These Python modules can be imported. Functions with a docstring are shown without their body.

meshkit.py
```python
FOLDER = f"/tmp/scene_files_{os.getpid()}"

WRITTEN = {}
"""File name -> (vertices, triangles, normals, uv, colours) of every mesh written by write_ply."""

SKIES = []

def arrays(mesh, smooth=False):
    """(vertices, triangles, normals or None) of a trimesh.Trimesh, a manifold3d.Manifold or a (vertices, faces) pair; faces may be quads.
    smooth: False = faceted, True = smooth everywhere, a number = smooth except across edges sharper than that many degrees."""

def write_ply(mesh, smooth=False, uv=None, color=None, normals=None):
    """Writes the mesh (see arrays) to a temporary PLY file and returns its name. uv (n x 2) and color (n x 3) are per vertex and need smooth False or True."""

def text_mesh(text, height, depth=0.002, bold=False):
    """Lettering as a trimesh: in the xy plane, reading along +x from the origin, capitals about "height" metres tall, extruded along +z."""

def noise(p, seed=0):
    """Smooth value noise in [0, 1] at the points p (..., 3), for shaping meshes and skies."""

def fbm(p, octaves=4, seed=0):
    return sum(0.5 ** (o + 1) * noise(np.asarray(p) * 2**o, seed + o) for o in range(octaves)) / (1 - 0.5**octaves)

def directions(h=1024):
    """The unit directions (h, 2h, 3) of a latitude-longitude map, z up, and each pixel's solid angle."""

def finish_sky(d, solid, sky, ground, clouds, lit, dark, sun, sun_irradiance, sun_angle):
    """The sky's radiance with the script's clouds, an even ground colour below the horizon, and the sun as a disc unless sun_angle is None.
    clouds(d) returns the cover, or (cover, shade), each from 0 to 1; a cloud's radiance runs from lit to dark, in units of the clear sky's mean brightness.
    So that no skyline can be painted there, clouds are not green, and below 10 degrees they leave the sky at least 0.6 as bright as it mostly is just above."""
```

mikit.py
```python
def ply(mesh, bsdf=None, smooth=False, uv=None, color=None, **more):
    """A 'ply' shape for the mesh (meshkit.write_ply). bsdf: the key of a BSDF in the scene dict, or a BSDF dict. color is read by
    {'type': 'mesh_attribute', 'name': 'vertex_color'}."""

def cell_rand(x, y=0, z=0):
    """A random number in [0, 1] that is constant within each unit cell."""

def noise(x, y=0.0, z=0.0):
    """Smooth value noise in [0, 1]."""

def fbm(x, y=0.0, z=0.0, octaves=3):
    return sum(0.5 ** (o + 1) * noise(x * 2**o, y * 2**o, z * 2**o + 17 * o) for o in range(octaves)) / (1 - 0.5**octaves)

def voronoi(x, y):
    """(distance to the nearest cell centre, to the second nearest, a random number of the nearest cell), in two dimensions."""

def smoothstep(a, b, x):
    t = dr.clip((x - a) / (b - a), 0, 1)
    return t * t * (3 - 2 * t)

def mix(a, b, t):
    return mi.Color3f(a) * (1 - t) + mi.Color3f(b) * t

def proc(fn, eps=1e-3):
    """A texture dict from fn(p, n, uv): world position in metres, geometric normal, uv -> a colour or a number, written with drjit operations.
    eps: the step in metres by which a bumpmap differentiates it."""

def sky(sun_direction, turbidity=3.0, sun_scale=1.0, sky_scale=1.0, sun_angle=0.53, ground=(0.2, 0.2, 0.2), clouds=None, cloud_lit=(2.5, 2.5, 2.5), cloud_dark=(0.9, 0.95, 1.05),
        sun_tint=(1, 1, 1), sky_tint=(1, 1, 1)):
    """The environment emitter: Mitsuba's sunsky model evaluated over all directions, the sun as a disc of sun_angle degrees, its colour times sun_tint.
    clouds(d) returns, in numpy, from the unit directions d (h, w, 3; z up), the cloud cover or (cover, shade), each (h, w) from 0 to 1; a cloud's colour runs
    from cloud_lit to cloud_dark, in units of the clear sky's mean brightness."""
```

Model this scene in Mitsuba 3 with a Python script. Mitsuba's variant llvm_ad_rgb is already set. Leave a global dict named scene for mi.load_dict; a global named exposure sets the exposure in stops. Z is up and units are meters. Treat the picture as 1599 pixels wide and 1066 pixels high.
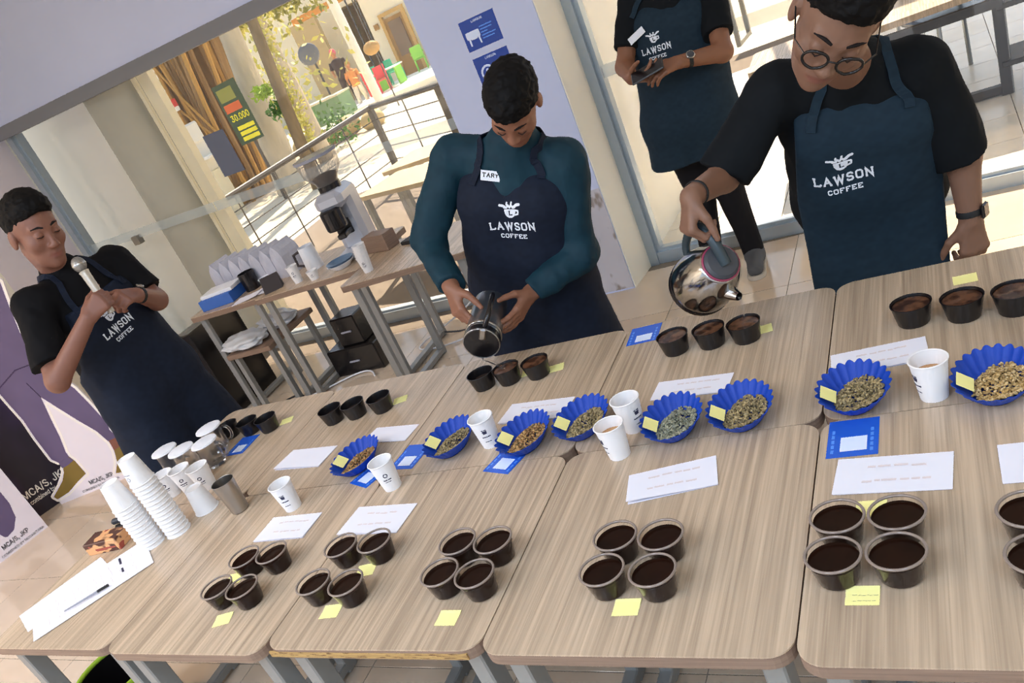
import math, random
import numpy as np, trimesh, mitsuba as mi, drjit as dr, mikit, meshkit
import shapely
from shapely.geometry import Polygon, LineString, Point, box as sbox
from shapely import affinity
from shapely.ops import unary_union
T = mi.ScalarTransform4f
scene, labels = {}, {}
rng = np.random.default_rng(7)

# ------------------------------------------------------------------ camera, light, exposure
CAM = np.array([2.1195, -0.9481, 1.8232]); YAW, PITCH, ROLL, FPX = -0.629, 0.4525, -0.4622, 1308.57
_f = np.array([math.sin(YAW)*math.cos(PITCH), math.cos(YAW)*math.cos(PITCH), -math.sin(PITCH)])
_r = np.array([math.cos(YAW), -math.sin(YAW), 0]); _u = np.cross(_r, _f)
_up = -math.sin(ROLL)*_r + math.cos(ROLL)*_u
scene['camera'] = {'type': 'perspective', 'to_world': T().look_at(CAM.tolist(), (CAM+_f).tolist(), _up.tolist()),
    'fov': math.degrees(2*math.atan(1599/2/FPX)), 'fov_axis': 'x', 'near_clip': 0.05, 'far_clip': 400,
    'principal_point_offset_x': 64/1599, 'principal_point_offset_y': -142/1066}
exposure = 0.15
SUN = np.array([-.17*.985*.643, .985*.643, .766])
scene['sky'] = mikit.sky(SUN.tolist(), turbidity=4.0, sun_scale=7.0, sky_scale=5.5, ground=(.25, .24, .22),
    clouds=lambda d: np.full(d.shape[:2], .45), cloud_lit=(1.6, 1.68, 1.78), cloud_dark=(1, 1, 1))
# radiance of the added, unseen ceiling panels by their place across the room: warm white at the left end, cooler to the right
ADDED_LAMP = {-3.3: (33, 26, 22), -1.2: (23, 24.5, 27), .9: (18, 22, 27.5), 3.0: (13.5, 17.5, 22.5)}
ADDED_LAMPS = [(x, y) for x in (-3.3, -1.2, .9, 3.0) for y in (-3.1, -2.2, -1.3)]
# ------------------------------------------------------------------ helpers
def lin(c):
    if isinstance(c, str): c = [int(c[i:i+2], 16)/255 for i in (1, 3, 5)]
    return [x/12.92 if x <= .04045 else ((x+.055)/1.055)**2.4 for x in c]
def n_(v): v = np.asarray(v, float); return v/np.linalg.norm(v)
class MB:
    """collects vertices and triangles of one mesh"""
    def __init__(self): self.v, self.f, self.n = [], [], 0
    def raw(self, v, f):
        v = np.asarray(v, float).reshape(-1, 3); f = np.asarray(f, int)
        if f.shape[1] == 4: f = np.vstack([f[:, [0, 1, 2]], f[:, [0, 2, 3]]])
        self.v.append(v); self.f.append(f+self.n); self.n += len(v); return self
    def mesh(self, m, M=None):
        v = np.array(m.vertices)
        if M is not None: v = v @ np.asarray(M)[:3, :3].T + np.asarray(M)[:3, 3]
        return self.raw(v, np.array(m.faces))
    def box(self, c, s, R=None, b=0.0):
        c, h = np.asarray(c, float), np.asarray(s, float)/2
        if b > 0:
            b = min(b, .45*min(s)); P = []
            for sx in (-1, 1):
                for sy in (-1, 1):
                    for sz in (-1, 1):
                        k = np.array([sx, sy, sz])
                        for a in range(3):
                            q = h-b; q[a] = h[a]; P.append(k*q)
            m = trimesh.convex.convex_hull(np.array(P)); v, f = np.array(m.vertices), np.array(m.faces)
        else:
            v = np.array([[x, y, z] for x in (-1, 1) for y in (-1, 1) for z in (-1, 1)])*h
            f = np.array([[0, 1, 3], [0, 3, 2], [4, 6, 7], [4, 7, 5], [0, 4, 5], [0, 5, 1], [2, 3, 7], [2, 7, 6], [0, 2, 6], [0, 6, 4], [1, 5, 7], [1, 7, 3]])
        if R is not None: v = v @ np.asarray(R)[:3, :3].T
        return self.raw(v+c, f)
    def tube(self, pts, r, n=8, closed=False, cap=True):
        p = np.asarray(pts, float); m = len(p); r = np.broadcast_to(np.asarray(r, float), (m,))
        t = np.roll(p, -1, 0)-np.roll(p, 1, 0) if closed else np.gradient(p, axis=0)
        t /= np.linalg.norm(t, axis=1, keepdims=True)+1e-12
        a = np.cross(t[0], [0, 0, 1.] if abs(t[0][2]) < .9 else [1., 0, 0]); A = []
        for i in range(m):
            a = a-t[i]*(a@t[i]); a /= np.linalg.norm(a)+1e-12; A.append(a)
        A = np.array(A); B = np.cross(t, A); g = np.arange(n)*2*np.pi/n
        v = p[:, None]+r[:, None, None]*(np.cos(g)[None, :, None]*A[:, None]+np.sin(g)[None, :, None]*B[:, None])
        f = []
        for i in range(m if closed else m-1):
            j = (i+1) % m
            for k in range(n): f.append([i*n+k, i*n+(k+1) % n, j*n+(k+1) % n, j*n+k])
        self.raw(v.reshape(-1, 3), f)
        if cap and not closed:
            for i, s in ((0, -1), (m-1, 1)):
                q = np.vstack([v[i], p[i]]); ff = [[k, (k+1) % n, n] if s > 0 else [(k+1) % n, k, n] for k in range(n)]
                self.raw(q, ff)
        return self
    def lathe(self, prof, n=32, M=None, mod=None):
        """prof: (r, z) from bottom outside; closed at the axis where r is 0"""
        pr = np.asarray(prof, float); g = np.arange(n)*2*np.pi/n
        v = np.stack([pr[:, 0, None]*np.cos(g), pr[:, 0, None]*np.sin(g), np.broadcast_to(pr[:, 1, None], (len(pr), n))], -1)
        if mod is not None: v = mod(v, g)
        f = [[i*n+k, i*n+(k+1) % n, (i+1)*n+(k+1) % n, (i+1)*n+k] for i in range(len(pr)-1) for k in range(n)]
        v = v.reshape(-1, 3)
        if M is not None: v = v @ np.asarray(M)[:3, :3].T + np.asarray(M)[:3, 3]
        return self.raw(v, f)
    def prism(self, poly, z0, z1, M=None):
        for g in getattr(poly, 'geoms', [poly]):
            if g.is_empty or g.area < 1e-12: continue
            m = trimesh.creation.extrude_polygon(g, z1-z0, engine='earcut'); v = np.array(m.vertices)+[0, 0, z0]
            if M is not None: v = v @ np.asarray(M)[:3, :3].T + np.asarray(M)[:3, 3]
            self.raw(v, m.faces)
        return self
    def ball(self, c, r, sub=2, R=None):
        m = trimesh.creation.icosphere(sub); v = np.array(m.vertices)*r
        if R is not None: v = v @ np.asarray(R).T
        return self.raw(v+np.asarray(c), m.faces)
    def get(self): return (np.vstack(self.v), np.vstack(self.f))
def frame(o, x, y=None, z=None):
    """4x4 with columns x, y, z (orthonormalised), origin o; give x and z, or x and y"""
    x = n_(x)
    if z is not None: z = np.asarray(z, float); z = n_(z-x*(z@x)); y = np.cross(z, x)
    else: y = np.asarray(y, float); y = n_(y-x*(y@x)); z = np.cross(x, y)
    M = np.eye(4); M[:3, 0], M[:3, 1], M[:3, 2], M[:3, 3] = x, y, z, o; return M
def zframe(o, z, x=(1, 0, 0)):
    z = n_(z); x = np.asarray(x, float)
    if abs(n_(x)@z) > .98: x = np.array([0, 1., 0])
    x = n_(x-z*(x@z)); M = np.eye(4); M[:3, 0], M[:3, 1], M[:3, 2], M[:3, 3] = x, np.cross(z, x), z, o; return M
def rz(a): c, s = math.cos(a), math.sin(a); return np.array([[c, -s, 0], [s, c, 0], [0, 0, 1.]])
def tr(x, y, z, a=0):
    M = np.eye(4); M[:3, :3] = rz(a); M[:3, 3] = (x, y, z); return M
used = {}
def key_(name, holder=None):
    base = name if holder is None else holder+'__'+name
    used[base] = used.get(base, -1)+1
    return base if used[base] == 0 else f'{base}_{used[base]:03d}'
def thing(name, label, cat, group=None, kind=None):
    k = key_(name); labels[k] = {'label': label, 'category': cat}
    if group: labels[k]['group'] = group
    if kind: labels[k]['kind'] = kind
    return k
def part(holder, name, mesh, mat, smooth=False, label=None, M=None, kind=None, **kw):
    k = key_(name, holder)
    d = dict(mesh) if isinstance(mesh, dict) else mikit.ply(mesh.get() if isinstance(mesh, MB) else mesh, mat, smooth, **kw)
    if mat is not None: d['bsdf'] = {'type': 'ref', 'id': mat}
    if M is not None: d['to_world'] = T(np.asarray(M).tolist())
    scene[k] = d
    if label or kind: labels[k] = {**({'label': label} if label else {}), **({'kind': kind} if kind else {})}
    return k
def one(name, mesh, mat, label, cat, group=None, smooth=False, kind=None, M=None, **kw):
    k = thing(name, label, cat, group, kind)
    d = dict(mesh) if isinstance(mesh, dict) else mikit.ply(mesh.get() if isinstance(mesh, MB) else mesh, mat, smooth, **kw)
    if mat is not None: d['bsdf'] = {'type': 'ref', 'id': mat}
    if M is not None: d['to_world'] = T(np.asarray(M).tolist())
    scene[k] = d; return k
def struct(name, mesh, mat, smooth=False, label=None):
    k = key_(name); scene[k] = mikit.ply(mesh.get() if isinstance(mesh, MB) else mesh, mat, smooth)
    labels[k] = {'kind': 'structure', **({'label': label} if label else {})}; return k
def P(mesh, smooth=False, **kw): return mikit.ply(mesh.get() if isinstance(mesh, MB) else mesh, None, smooth, **kw)

def spline(P_, n=24):
    from scipy.interpolate import CubicSpline
    P_ = np.asarray(P_, float); t = np.r_[0, np.cumsum(np.linalg.norm(np.diff(P_, axis=0), axis=1))]; return CubicSpline(t, P_)(np.linspace(0, t[-1], n))
# ------------------------------------------------------------------ materials
def mat(name, color, rough=.5, spec=.5, metal=0., two=True, **kw):
    c = color if isinstance(color, dict) else {'type': 'rgb', 'value': lin(color)}
    b = {'type': 'principled', 'base_color': c, 'roughness': rough, 'specular': spec, 'metallic': metal, **kw}
    scene[name] = {'type': 'twosided', 'bsdf': b} if two else b
    return name
def mixc(a, b, t): return mikit.mix(lin(a), lin(b), t)
def wood(p, n, uv):
    w = mikit.fbm(p.x*3, p.y*.8, p.z*3)
    x = p.x+.010*w; cell = mikit.cell_rand(p.x/.6+50, (p.y+.0165)/.672+50, 0.)*9
    g = mikit.fbm(x*130, p.y*2.6+cell, cell, octaves=3)
    g2 = mikit.fbm(x*330, p.y*5+cell, p.z*30, octaves=2)
    band = mikit.noise(x*17, p.y*.7+cell, 3.)
    t = mikit.smoothstep(.26, .76, .52*g+.32*g2+.16*band)
    return mikit.mix(lin('#92806c'), lin('#bfaa91'), t)
mat('table_wood', mikit.proc(wood), .33, .75)
def edgewood(p, n, uv): return mixc('#6d584b', '#8a7362', mikit.fbm(p.x*9, p.y*9, p.z*240))
mat('edge_wood', mikit.proc(edgewood), .5)
def ply_core(p, n, uv):
    return mikit.mix(mixc('#b99a63', '#8f6f45', mikit.fbm(p.x*14, p.y*14, p.z*420)), lin('#5a3f2c'), mikit.smoothstep(.58, .75, mikit.noise(p.x*60, p.y*60, p.z*500)))
mat('raw_core', mikit.proc(ply_core), .8, .3)
mat('leg_metal', '#8b8d8c', .42, .5, .35)
mat('alu', '#a6b3bd', .35, .5, .5)
mat('dark_frame', '#74777e', .5)
def wallp(p, n, uv): return mixc('#bac4e2', '#c2cbe8', mikit.fbm(p.x*1.6, p.y*1.6, p.z*1.6))
mat('wall_paint', mikit.proc(wallp), .7, .3)
mat('ceiling_paint', '#e8e6e2', .8, .2)
def creamp(p, n, uv): return mixc('#efebdb', '#f4f0e3', mikit.fbm(p.x*2.2, p.y*2.2, p.z*2.2))
mat('cream_paint', mikit.proc(creamp), .6, .3)
def scuffed(p, n, uv):  # grey base holds the shade on the lower pier; scuffs lie over it
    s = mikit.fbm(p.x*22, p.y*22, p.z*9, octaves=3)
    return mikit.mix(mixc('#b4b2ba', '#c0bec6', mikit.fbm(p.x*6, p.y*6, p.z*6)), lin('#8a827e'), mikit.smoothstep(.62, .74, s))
mat('shaded_scuff_paint', mikit.proc(scuffed), .7, .3)
def tilecol(a, b):
    return lambda p, n, uv: mixc(a, b, mikit.fbm(p.x*5, p.y*5, 0., octaves=4))
mat('floor_tile_a', mikit.proc(tilecol('#c5b39d', '#d2c1ab')), .11, .5)
mat('floor_tile_b', mikit.proc(tilecol('#c2ae97', '#cfbca6')), .13, .5)
mat('floor_tile_c', mikit.proc(tilecol('#c8b7a2', '#d5c5b1')), .10, .5)
mat('grout', '#7d746a', .9, .1)
mat('pave_a', mikit.proc(tilecol('#d6d1c5', '#e0dcd2')), .25)
mat('pave_b', mikit.proc(tilecol('#d0cabd', '#dbd7cc')), .3)
scene['glass'] = {'type': 'thindielectric', 'int_ior': 1.5}
scene['clear_plastic'] = {'type': 'thindielectric', 'int_ior': 1.18}
scene['solid_clear'] = {'type': 'dielectric', 'int_ior': 1.46}
scene['water'] = {'type': 'dielectric', 'int_ior': 1.33}
scene['frost_band'] = {'type': 'blendbsdf', 'weight': .45, 'a': {'type': 'thindielectric'}, 'b': {'type': 'twosided', 'bsdf': {'type': 'diffuse', 'reflectance': {'type': 'rgb', 'value': lin('#c4d2d6')}}}}
def coffee(p, n, uv): return mixc('#160a06', '#210f08', mikit.noise(p.x*40, p.y*40, p.z*40))
mat('coffee', mikit.proc(coffee), .10, .12)
def crust(p, n, uv):
    a = mikit.fbm(p.x*55, p.y*55, p.z*20, octaves=4)
    return mikit.mix(lin('#2e1a11'), lin('#5f402d'), mikit.smoothstep(.3, .75, a))
mat('coffee_crust', mikit.proc(crust), .28, .5)
def grounds(p, n, uv): return mixc('#1b110d', '#2d1e17', mikit.cell_rand(p.x*900, p.y*900, p.z*900))
mat('coffee_grounds', mikit.proc(grounds), .9, .2)
mat('latte', '#a97c50', .25); mat('brew_red', '#5e2c17', .12)
mat('black_plastic', '#121012', .22); mat('black_matte', '#161618', .6); mat('dark_grey', '#3b3e44', .5)
mat('white_paper', '#dddee8', .75, .2); mat('cup_white', '#e3e2e2', .45, .4); mat('white_plastic', '#dfe2e8', .3)
mat('print_dark', '#2a2d45', .6); mat('print_grey', '#8f919c', .7); mat('pencil', '#8d8a70', .8)
mat('faint_print', '#d2c9cb', .8); mat('rim_plastic', '#80736a', .15, .6); mat('faint_mark', '#dcc9b8', .8)
mat('sticky', '#f0ea9c', .7, .2)
mat('card_blue', '#2458c0', .3); mat('card_white', '#cfdcf5', .4); mat('card_light', '#4d86dc', .35)
mat('tray_blue', '#0b3ca2', .5, .4)
mat('steel', '#b5b3b0', .12, .5, 1.); mat('steel_brushed', '#a8a49f', .3, .5, 1.); mat('steel_dark', '#8f9498', .25, .5, .9)
mat('pink_ring', '#8a3550', .4)
mat('red_thread', '#a03a3a', .7)
mat('denim_navy', mikit.proc(lambda p, n, uv: mixc('#0d1422', '#131d2f', mikit.fbm(p.x*60, p.y*60, p.z*60))), .8, .25)
mat('denim_navy_faded', mikit.proc(lambda p, n, uv: mixc('#122330', '#182d3b', mikit.fbm(p.x*60, p.y*60, p.z*60))), .8, .25)
mat('shirt_teal', mikit.proc(lambda p, n, uv: mixc('#042634', '#08323f', mikit.fbm(p.x*30, p.y*30, p.z*30))), .7, .3)
mat('shirt_black', '#0d0d10', .8, .15); mat('shirt_charcoal', '#0f1317', .8, .15); mat('trousers_black', '#131318', .8, .2)
mat('shoe_grey', '#4a4d52', .7); mat('sole', '#b8b2a8', .7)
mat('hair', '#080708', .65, .15); mat('logo_white', '#dde2ea', .7, .2)
mat('lens', '#121316', .1)
mat('grille', '#8c8a86', .35, .5, .6); mat('mic_grey', '#b9b2a4', .3, .5, .4); mat('handle_blue', '#2b3940', .35)
mat('notice_navy', '#123a94', .4); mat('lid_smoke', '#4a4038', .2)
def cartonp(p, n, uv):
    s = mikit.fbm(p.x*26+2, p.y*40, p.z*30, octaves=2); s2 = mikit.noise(p.x*38+9, p.y*38, p.z*60)
    return mikit.mix(mikit.mix(lin('#d6a070'), lin('#4a2a24'), mikit.smoothstep(.46, .54, s)), lin('#9c4a3c'), mikit.smoothstep(.66, .7, s2))
mat('carton', mikit.proc(cartonp), .4)
scene['hopper_clear'] = {'type': 'blendbsdf', 'weight': .30, 'a': {'type': 'thindielectric', 'int_ior': 1.46}, 'b': {'type': 'twosided', 'bsdf': {'type': 'roughplastic', 'diffuse_reflectance': {'type': 'rgb', 'value': lin('#9c9690')}}}}
# ------------------------------------------------------------------ the room
GT, GN = np.array([.99756, -.0698, 0]), np.array([.0698, .99756, 0])
GA = math.atan2(-.0698, .99756)
def wp(x, d, z):
    """point on the glass wall: x across, d metres behind it, z up (the facade dips a little to the right)"""
    s = (x-.5)/.99756
    return np.array([.5, 3.72, 0])+GT*s+GN*d+np.array([0, 0, z*(1-.019*(x+2.5))])
def wbox(mb, x0, x1, d0, d1, z0, z1):
    c = [wp(x, d, z) for x in (x0, x1) for d in (d0, d1) for z in (z0, z1)]
    return mb.raw(c, [[0, 1, 3], [0, 3, 2], [4, 6, 7], [4, 7, 5], [0, 4, 5], [0, 5, 1], [2, 3, 7], [2, 7, 6], [0, 2, 6], [0, 6, 4], [1, 5, 7], [1, 7, 3]])
# floor: 60 cm glossy tiles on a grout bed
struct('floor', MB().box((.3, .2, -.026), (10.2, 7.4, .05)), 'grout', label='glossy beige tiled floor of the room')
tp = P(MB().box((0, 0, -.005), (.5972, .5972, .010), b=.0012))
r0 = random.Random(3)
for i in range(-8, 8):
    for j in range(-5, 6):
        part('floor', 'tile', tp, 'floor_tile_'+r0.choice('aabc'), M=tr(.45+.6*i, .3+.6*j, 0))
wbed = MB()
# wall above the glazing, the pier between the two glazed parts, side walls, ceiling
struct('wall_back', wbox(wbox(MB(), -4.45, -.30, -.12, .14, 2.25, 3.45), .45, 5.3, -.12, .14, 2.25, 3.45), 'wall_paint', label='pale lavender wall above the glass front')
pier = struct('wall_pier', MB().prism(Polygon([(-.205, 3.42), (.462, 3.40), (.49, 3.86), (-.36, 3.92)]), 0, 3.4), 'wall_paint', label='pale lavender pier between the glass fronts')
part(pier, 'side_panel', MB().prism(Polygon([(.463, 3.405), (.468, 3.405), (.507, 3.70), (.492, 3.72)]), .0, 3.3), 'cream_paint')
part(pier, 'scuffed_base', MB().prism(Polygon([(-.203, 3.415), (.461, 3.395), (.461, 3.402), (-.203, 3.422)]), .012, .62), 'shaded_scuff_paint', label='grey scuffed lower part of the pier, shade put into its colour')
struct('wall_left', MB().box((-4.55, 0.4, 1.7), (.2, 7.6, 3.4)), 'white_wall' if 'white_wall' in scene else 'cream_paint', label='white side wall behind the standees')
struct('ceiling', MB().box((.3, .2, 3.5), (10.2, 7.4, .1)), 'ceiling_paint')
struct('wall_right', MB().box((5.35, 0.2, 1.7), (.2, 7.4, 3.4)), 'cream_paint')
# window front, left: head rail, sill, post, panes with a frosted band
w1 = struct('window_1', wbox(wbox(MB(), -4.36, -.30, -.135, .0, 2.20, 2.262), -4.45, -.30, -.13, .02, 2.262, 2.29), 'dark_frame', label='dark head rail of the left glass front')
part(w1, 'sill', wbox(wbox(MB(), -4.36, -.30, -.05, .05, .0, .085), -4.36, -.30, -.03, .03, .085, .10), 'alu')
part(w1, 'post', wbox(wbox(MB(), -4.36, -4.29, -.06, .06, .085, 2.2), -4.29, -4.265, -.03, .03, .1, 2.2), 'alu')
for a, b in ((-4.265, -2.64), (-2.63, -.32)):
    pn = part(w1, 'pane', wbox(MB(), a, b, -.002, -.0015, .1, 2.2).get() if False else ([wp(a, 0, .1), wp(b, 0, .1), wp(b, 0, 2.2), wp(a, 0, 2.2)], [[0, 1, 2], [0, 2, 3]]), 'glass')
    part(pn, 'frosted_band', ([wp(a, -.004, 1.165), wp(b, -.004, 1.165), wp(b, -.004, 1.235), wp(a, -.004, 1.235)], [[0, 1, 2], [0, 2, 3]]), 'frost_band')
part(w1, 'door_lock', wbox(MB(), -3.70, -3.62, -.03, .02, 1.12, 1.19), 'steel_brushed')
w2 = struct('window_2', wbox(wbox(MB(), .52, 5.25, -.045, .045, .0, .075), .52, 5.25, -.025, .025, .075, .095), 'alu', label='aluminium sill of the right glass front')
part(w2, 'post', wbox(wbox(MB(), .505, .56, -.055, .055, 0, 2.25), .56, .585, -.03, .03, .09, 2.25), 'alu')
part(w2, 'head_rail', wbox(MB(), .52, 5.25, -.05, .05, 2.19, 2.26), 'dark_frame')
for a, b in ((.585, 2.75), (2.76, 5.2)):
    pn = part(w2, 'pane', ([wp(a, 0, .09), wp(b, 0, .09), wp(b, 0, 2.2), wp(a, 0, 2.2)], [[0, 1, 2], [0, 2, 3]]), 'glass')
    part(pn, 'frosted_band', ([wp(a, -.004, 1.165), wp(b, -.004, 1.165), wp(b, -.004, 1.235), wp(a, -.004, 1.235)], [[0, 1, 2], [0, 2, 3]]), 'frost_band')
# added ceiling lights, unseen, placed to shape the light falloff over the tables
lp = P(MB().box((0, 0, 0), (.62, .62, .03), b=.004)); lq = P(([(-.28, -.28, 0), (-.28, .28, 0), (.28, .28, 0), (.28, -.28, 0)], [[0, 1, 2], [0, 2, 3]]))
for x, y in ADDED_LAMPS:
    k = thing('ceiling_light', 'added square white ceiling panel light, unseen, lighting the tables from the near side', 'added ceiling light', 'added ceiling panel lights')
    part(k, 'housing', lp, 'white_plastic', M=tr(x, y, 3.435))
    q = part(k, 'diffuser', lq, None, M=tr(x, y, 3.4185))
    scene[q]['emitter'] = {'type': 'area', 'radiance': {'type': 'rgb', 'value': list(ADDED_LAMP[x])}}
    scene[q]['bsdf'] = {'type': 'diffuse'}
# ------------------------------------------------------------------ outside: terrace, railing, yard, houses
mat('ground_dust', mikit.proc(lambda p, n, uv: mixc('#b9ae96', '#d2c8b2', mikit.fbm(p.x*1.3, p.y*1.3, 0., octaves=4))), .9, .2)
mat('ground_leaf', mikit.proc(lambda p, n, uv: mixc('#9a8a5c', '#b7a67c', mikit.fbm(p.x*5, p.y*5, 0., octaves=4))), .9, .2)
mat('concrete', mikit.proc(lambda p, n, uv: mixc('#a2a297', '#b4b4a8', mikit.fbm(p.x*3, p.y*3, p.z*2, octaves=4))), .8, .3)
mat('white_wall', '#dcdde0', .7, .3); mat('far_white', '#e9e6da', .7, .2); mat('far_cream', '#e3dcc0', .8, .2)
mat('bark_pale', mikit.proc(lambda p, n, uv: mixc('#a59a84', '#cdc3ad', mikit.fbm(p.x*4, p.y*4, p.z*1.2, octaves=4))), .9, .2)
mat('bark_brown', mikit.proc(lambda p, n, uv: mixc('#6f5638', '#a9875a', mikit.fbm(p.x*6, p.y*6, p.z*.8))), .9, .2)
mat('bark_dark', mikit.proc(lambda p, n, uv: mixc('#5f5340', '#8b7b60', mikit.fbm(p.x*8, p.y*8, p.z*2))), .9, .2)
mat('root_gold', '#b88e4e', .8, .2); mat('rail_dark', '#4b463f', .5); mat('terrace_wood', '#b9a582', .45)
for nm, c in (('leaf_lime', '#8faf2e'), ('leaf_olive', '#8a8a3c'), ('leaf_yellow', '#c3bf6a'), ('leaf_green', '#4f7a35')): mat(nm, c, .6, .3)
for nm, c in (('sign_green', '#35492f'), ('sign_yellow', '#e6d92c'), ('sign_orange', '#d0622f'), ('sign_red', '#c8413a'), ('far_dark', '#3b3638'), ('far_brown', '#a07840'), ('door_frame', '#c09a58'), ('plastic_green', '#2fae84'), ('plastic_lime', '#7fbf4a'), ('plastic_red', '#d64b52'),
              ('planter_green', '#7fa07a'), ('skin_far', '#b9825c'), ('cloth_pink', '#d86a74'), ('cloth_dark', '#3a2c2c'), ('cloth_orange', '#d08a4e'), ('cloth_cream', '#e0d6bc'), ('roof_orange', '#c9873c'), ('notice_blue', '#666c7c'), ('stone_tan', '#b8a477'), ('box_brown', '#7a6552'), ('straw', '#b8935e')): mat(nm, c, .7, .3)
# ground and terrace
struct('ground_yard', MB().box((-4, 48, -.60), (120, 78, .2)), 'ground_dust', label='bright dusty yard outside')
ter = struct('floor_terrace', MB().box((-.6, 6.45, -.26), (9.4, 5.3, .5)), 'grout', label='tiled terrace outside the glass front')
pt = P(MB().box((0, 0, -.004), (.396, .396, .012), b=.0012)); pr_ = random.Random(5)
for i in range(0, 10):
    for j in range(0, 11): part('floor_terrace', 'tile', pt, 'pave_'+pr_.choice('ab'), M=tr(.83-.4+.4*i-.2, 3.97+.4*j+.01, 0))
struct('roof_eave', MB().box((-1.15, 5.0, 3.56), (5.1, 3.0, .1)).box((4.3, 4.65, 3.56), (6, 2.1, .1)), 'far_white', label='eave over the terrace')
struct('roof_canopy', MB().box((4.3, 9.9, 3.55), (6.4, 5.3, .1)), 'far_white', label='second canopy beyond the strip of sun')
one('canopy_beam', MB().box((1.02, 6.5, 3.5), (.10, 1.9, .1), R=rz(.17)), 'dark_frame', 'dark beam joining the two canopies above the terrace', 'beam')
for x, y, lb in ((4.0, 5.6, 'near eave'), (7.0, 7.4, 'near canopy corner'), (1.2, 12.4, 'far left canopy corner'), (7.0, 12.4, 'far right canopy corner')):
    one('canopy_post', MB().box((x, y, 1.75), (.1, .1, 3.5)), 'dark_frame', f'slim post carrying the {lb} at the right, out of view', 'post', 'canopy posts')
struct('wall_outside_right', MB().box((.30, 4.75, 1.6), (.46, 1.75, 3.2), R=rz(-.05)), 'cream_paint', label='cream wall end beyond the right glass')
struct('wall_outside_left', MB().box((-5.3, 4.62, 1.6), (3.9, .2, 3.2)), 'cream_paint', label='cream wall seen through the left glass')
col = thing('column', 'thick round grey concrete column behind the left glass', 'column')
part(col, 'shaft', MB().lathe([(.0, 0), (.238, 0), (.238, 3.5), (.0, 3.5)], 48, M=tr(-3.29, 4.27, 0)), 'concrete', 40)
part(col, 'joint_ring', MB().lathe([(.236, .99), (.2386, .992), (.2386, 1.0), (.236, 1.002)], 48, M=tr(-3.29, 4.27, 0)), 'concrete', 40)
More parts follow.
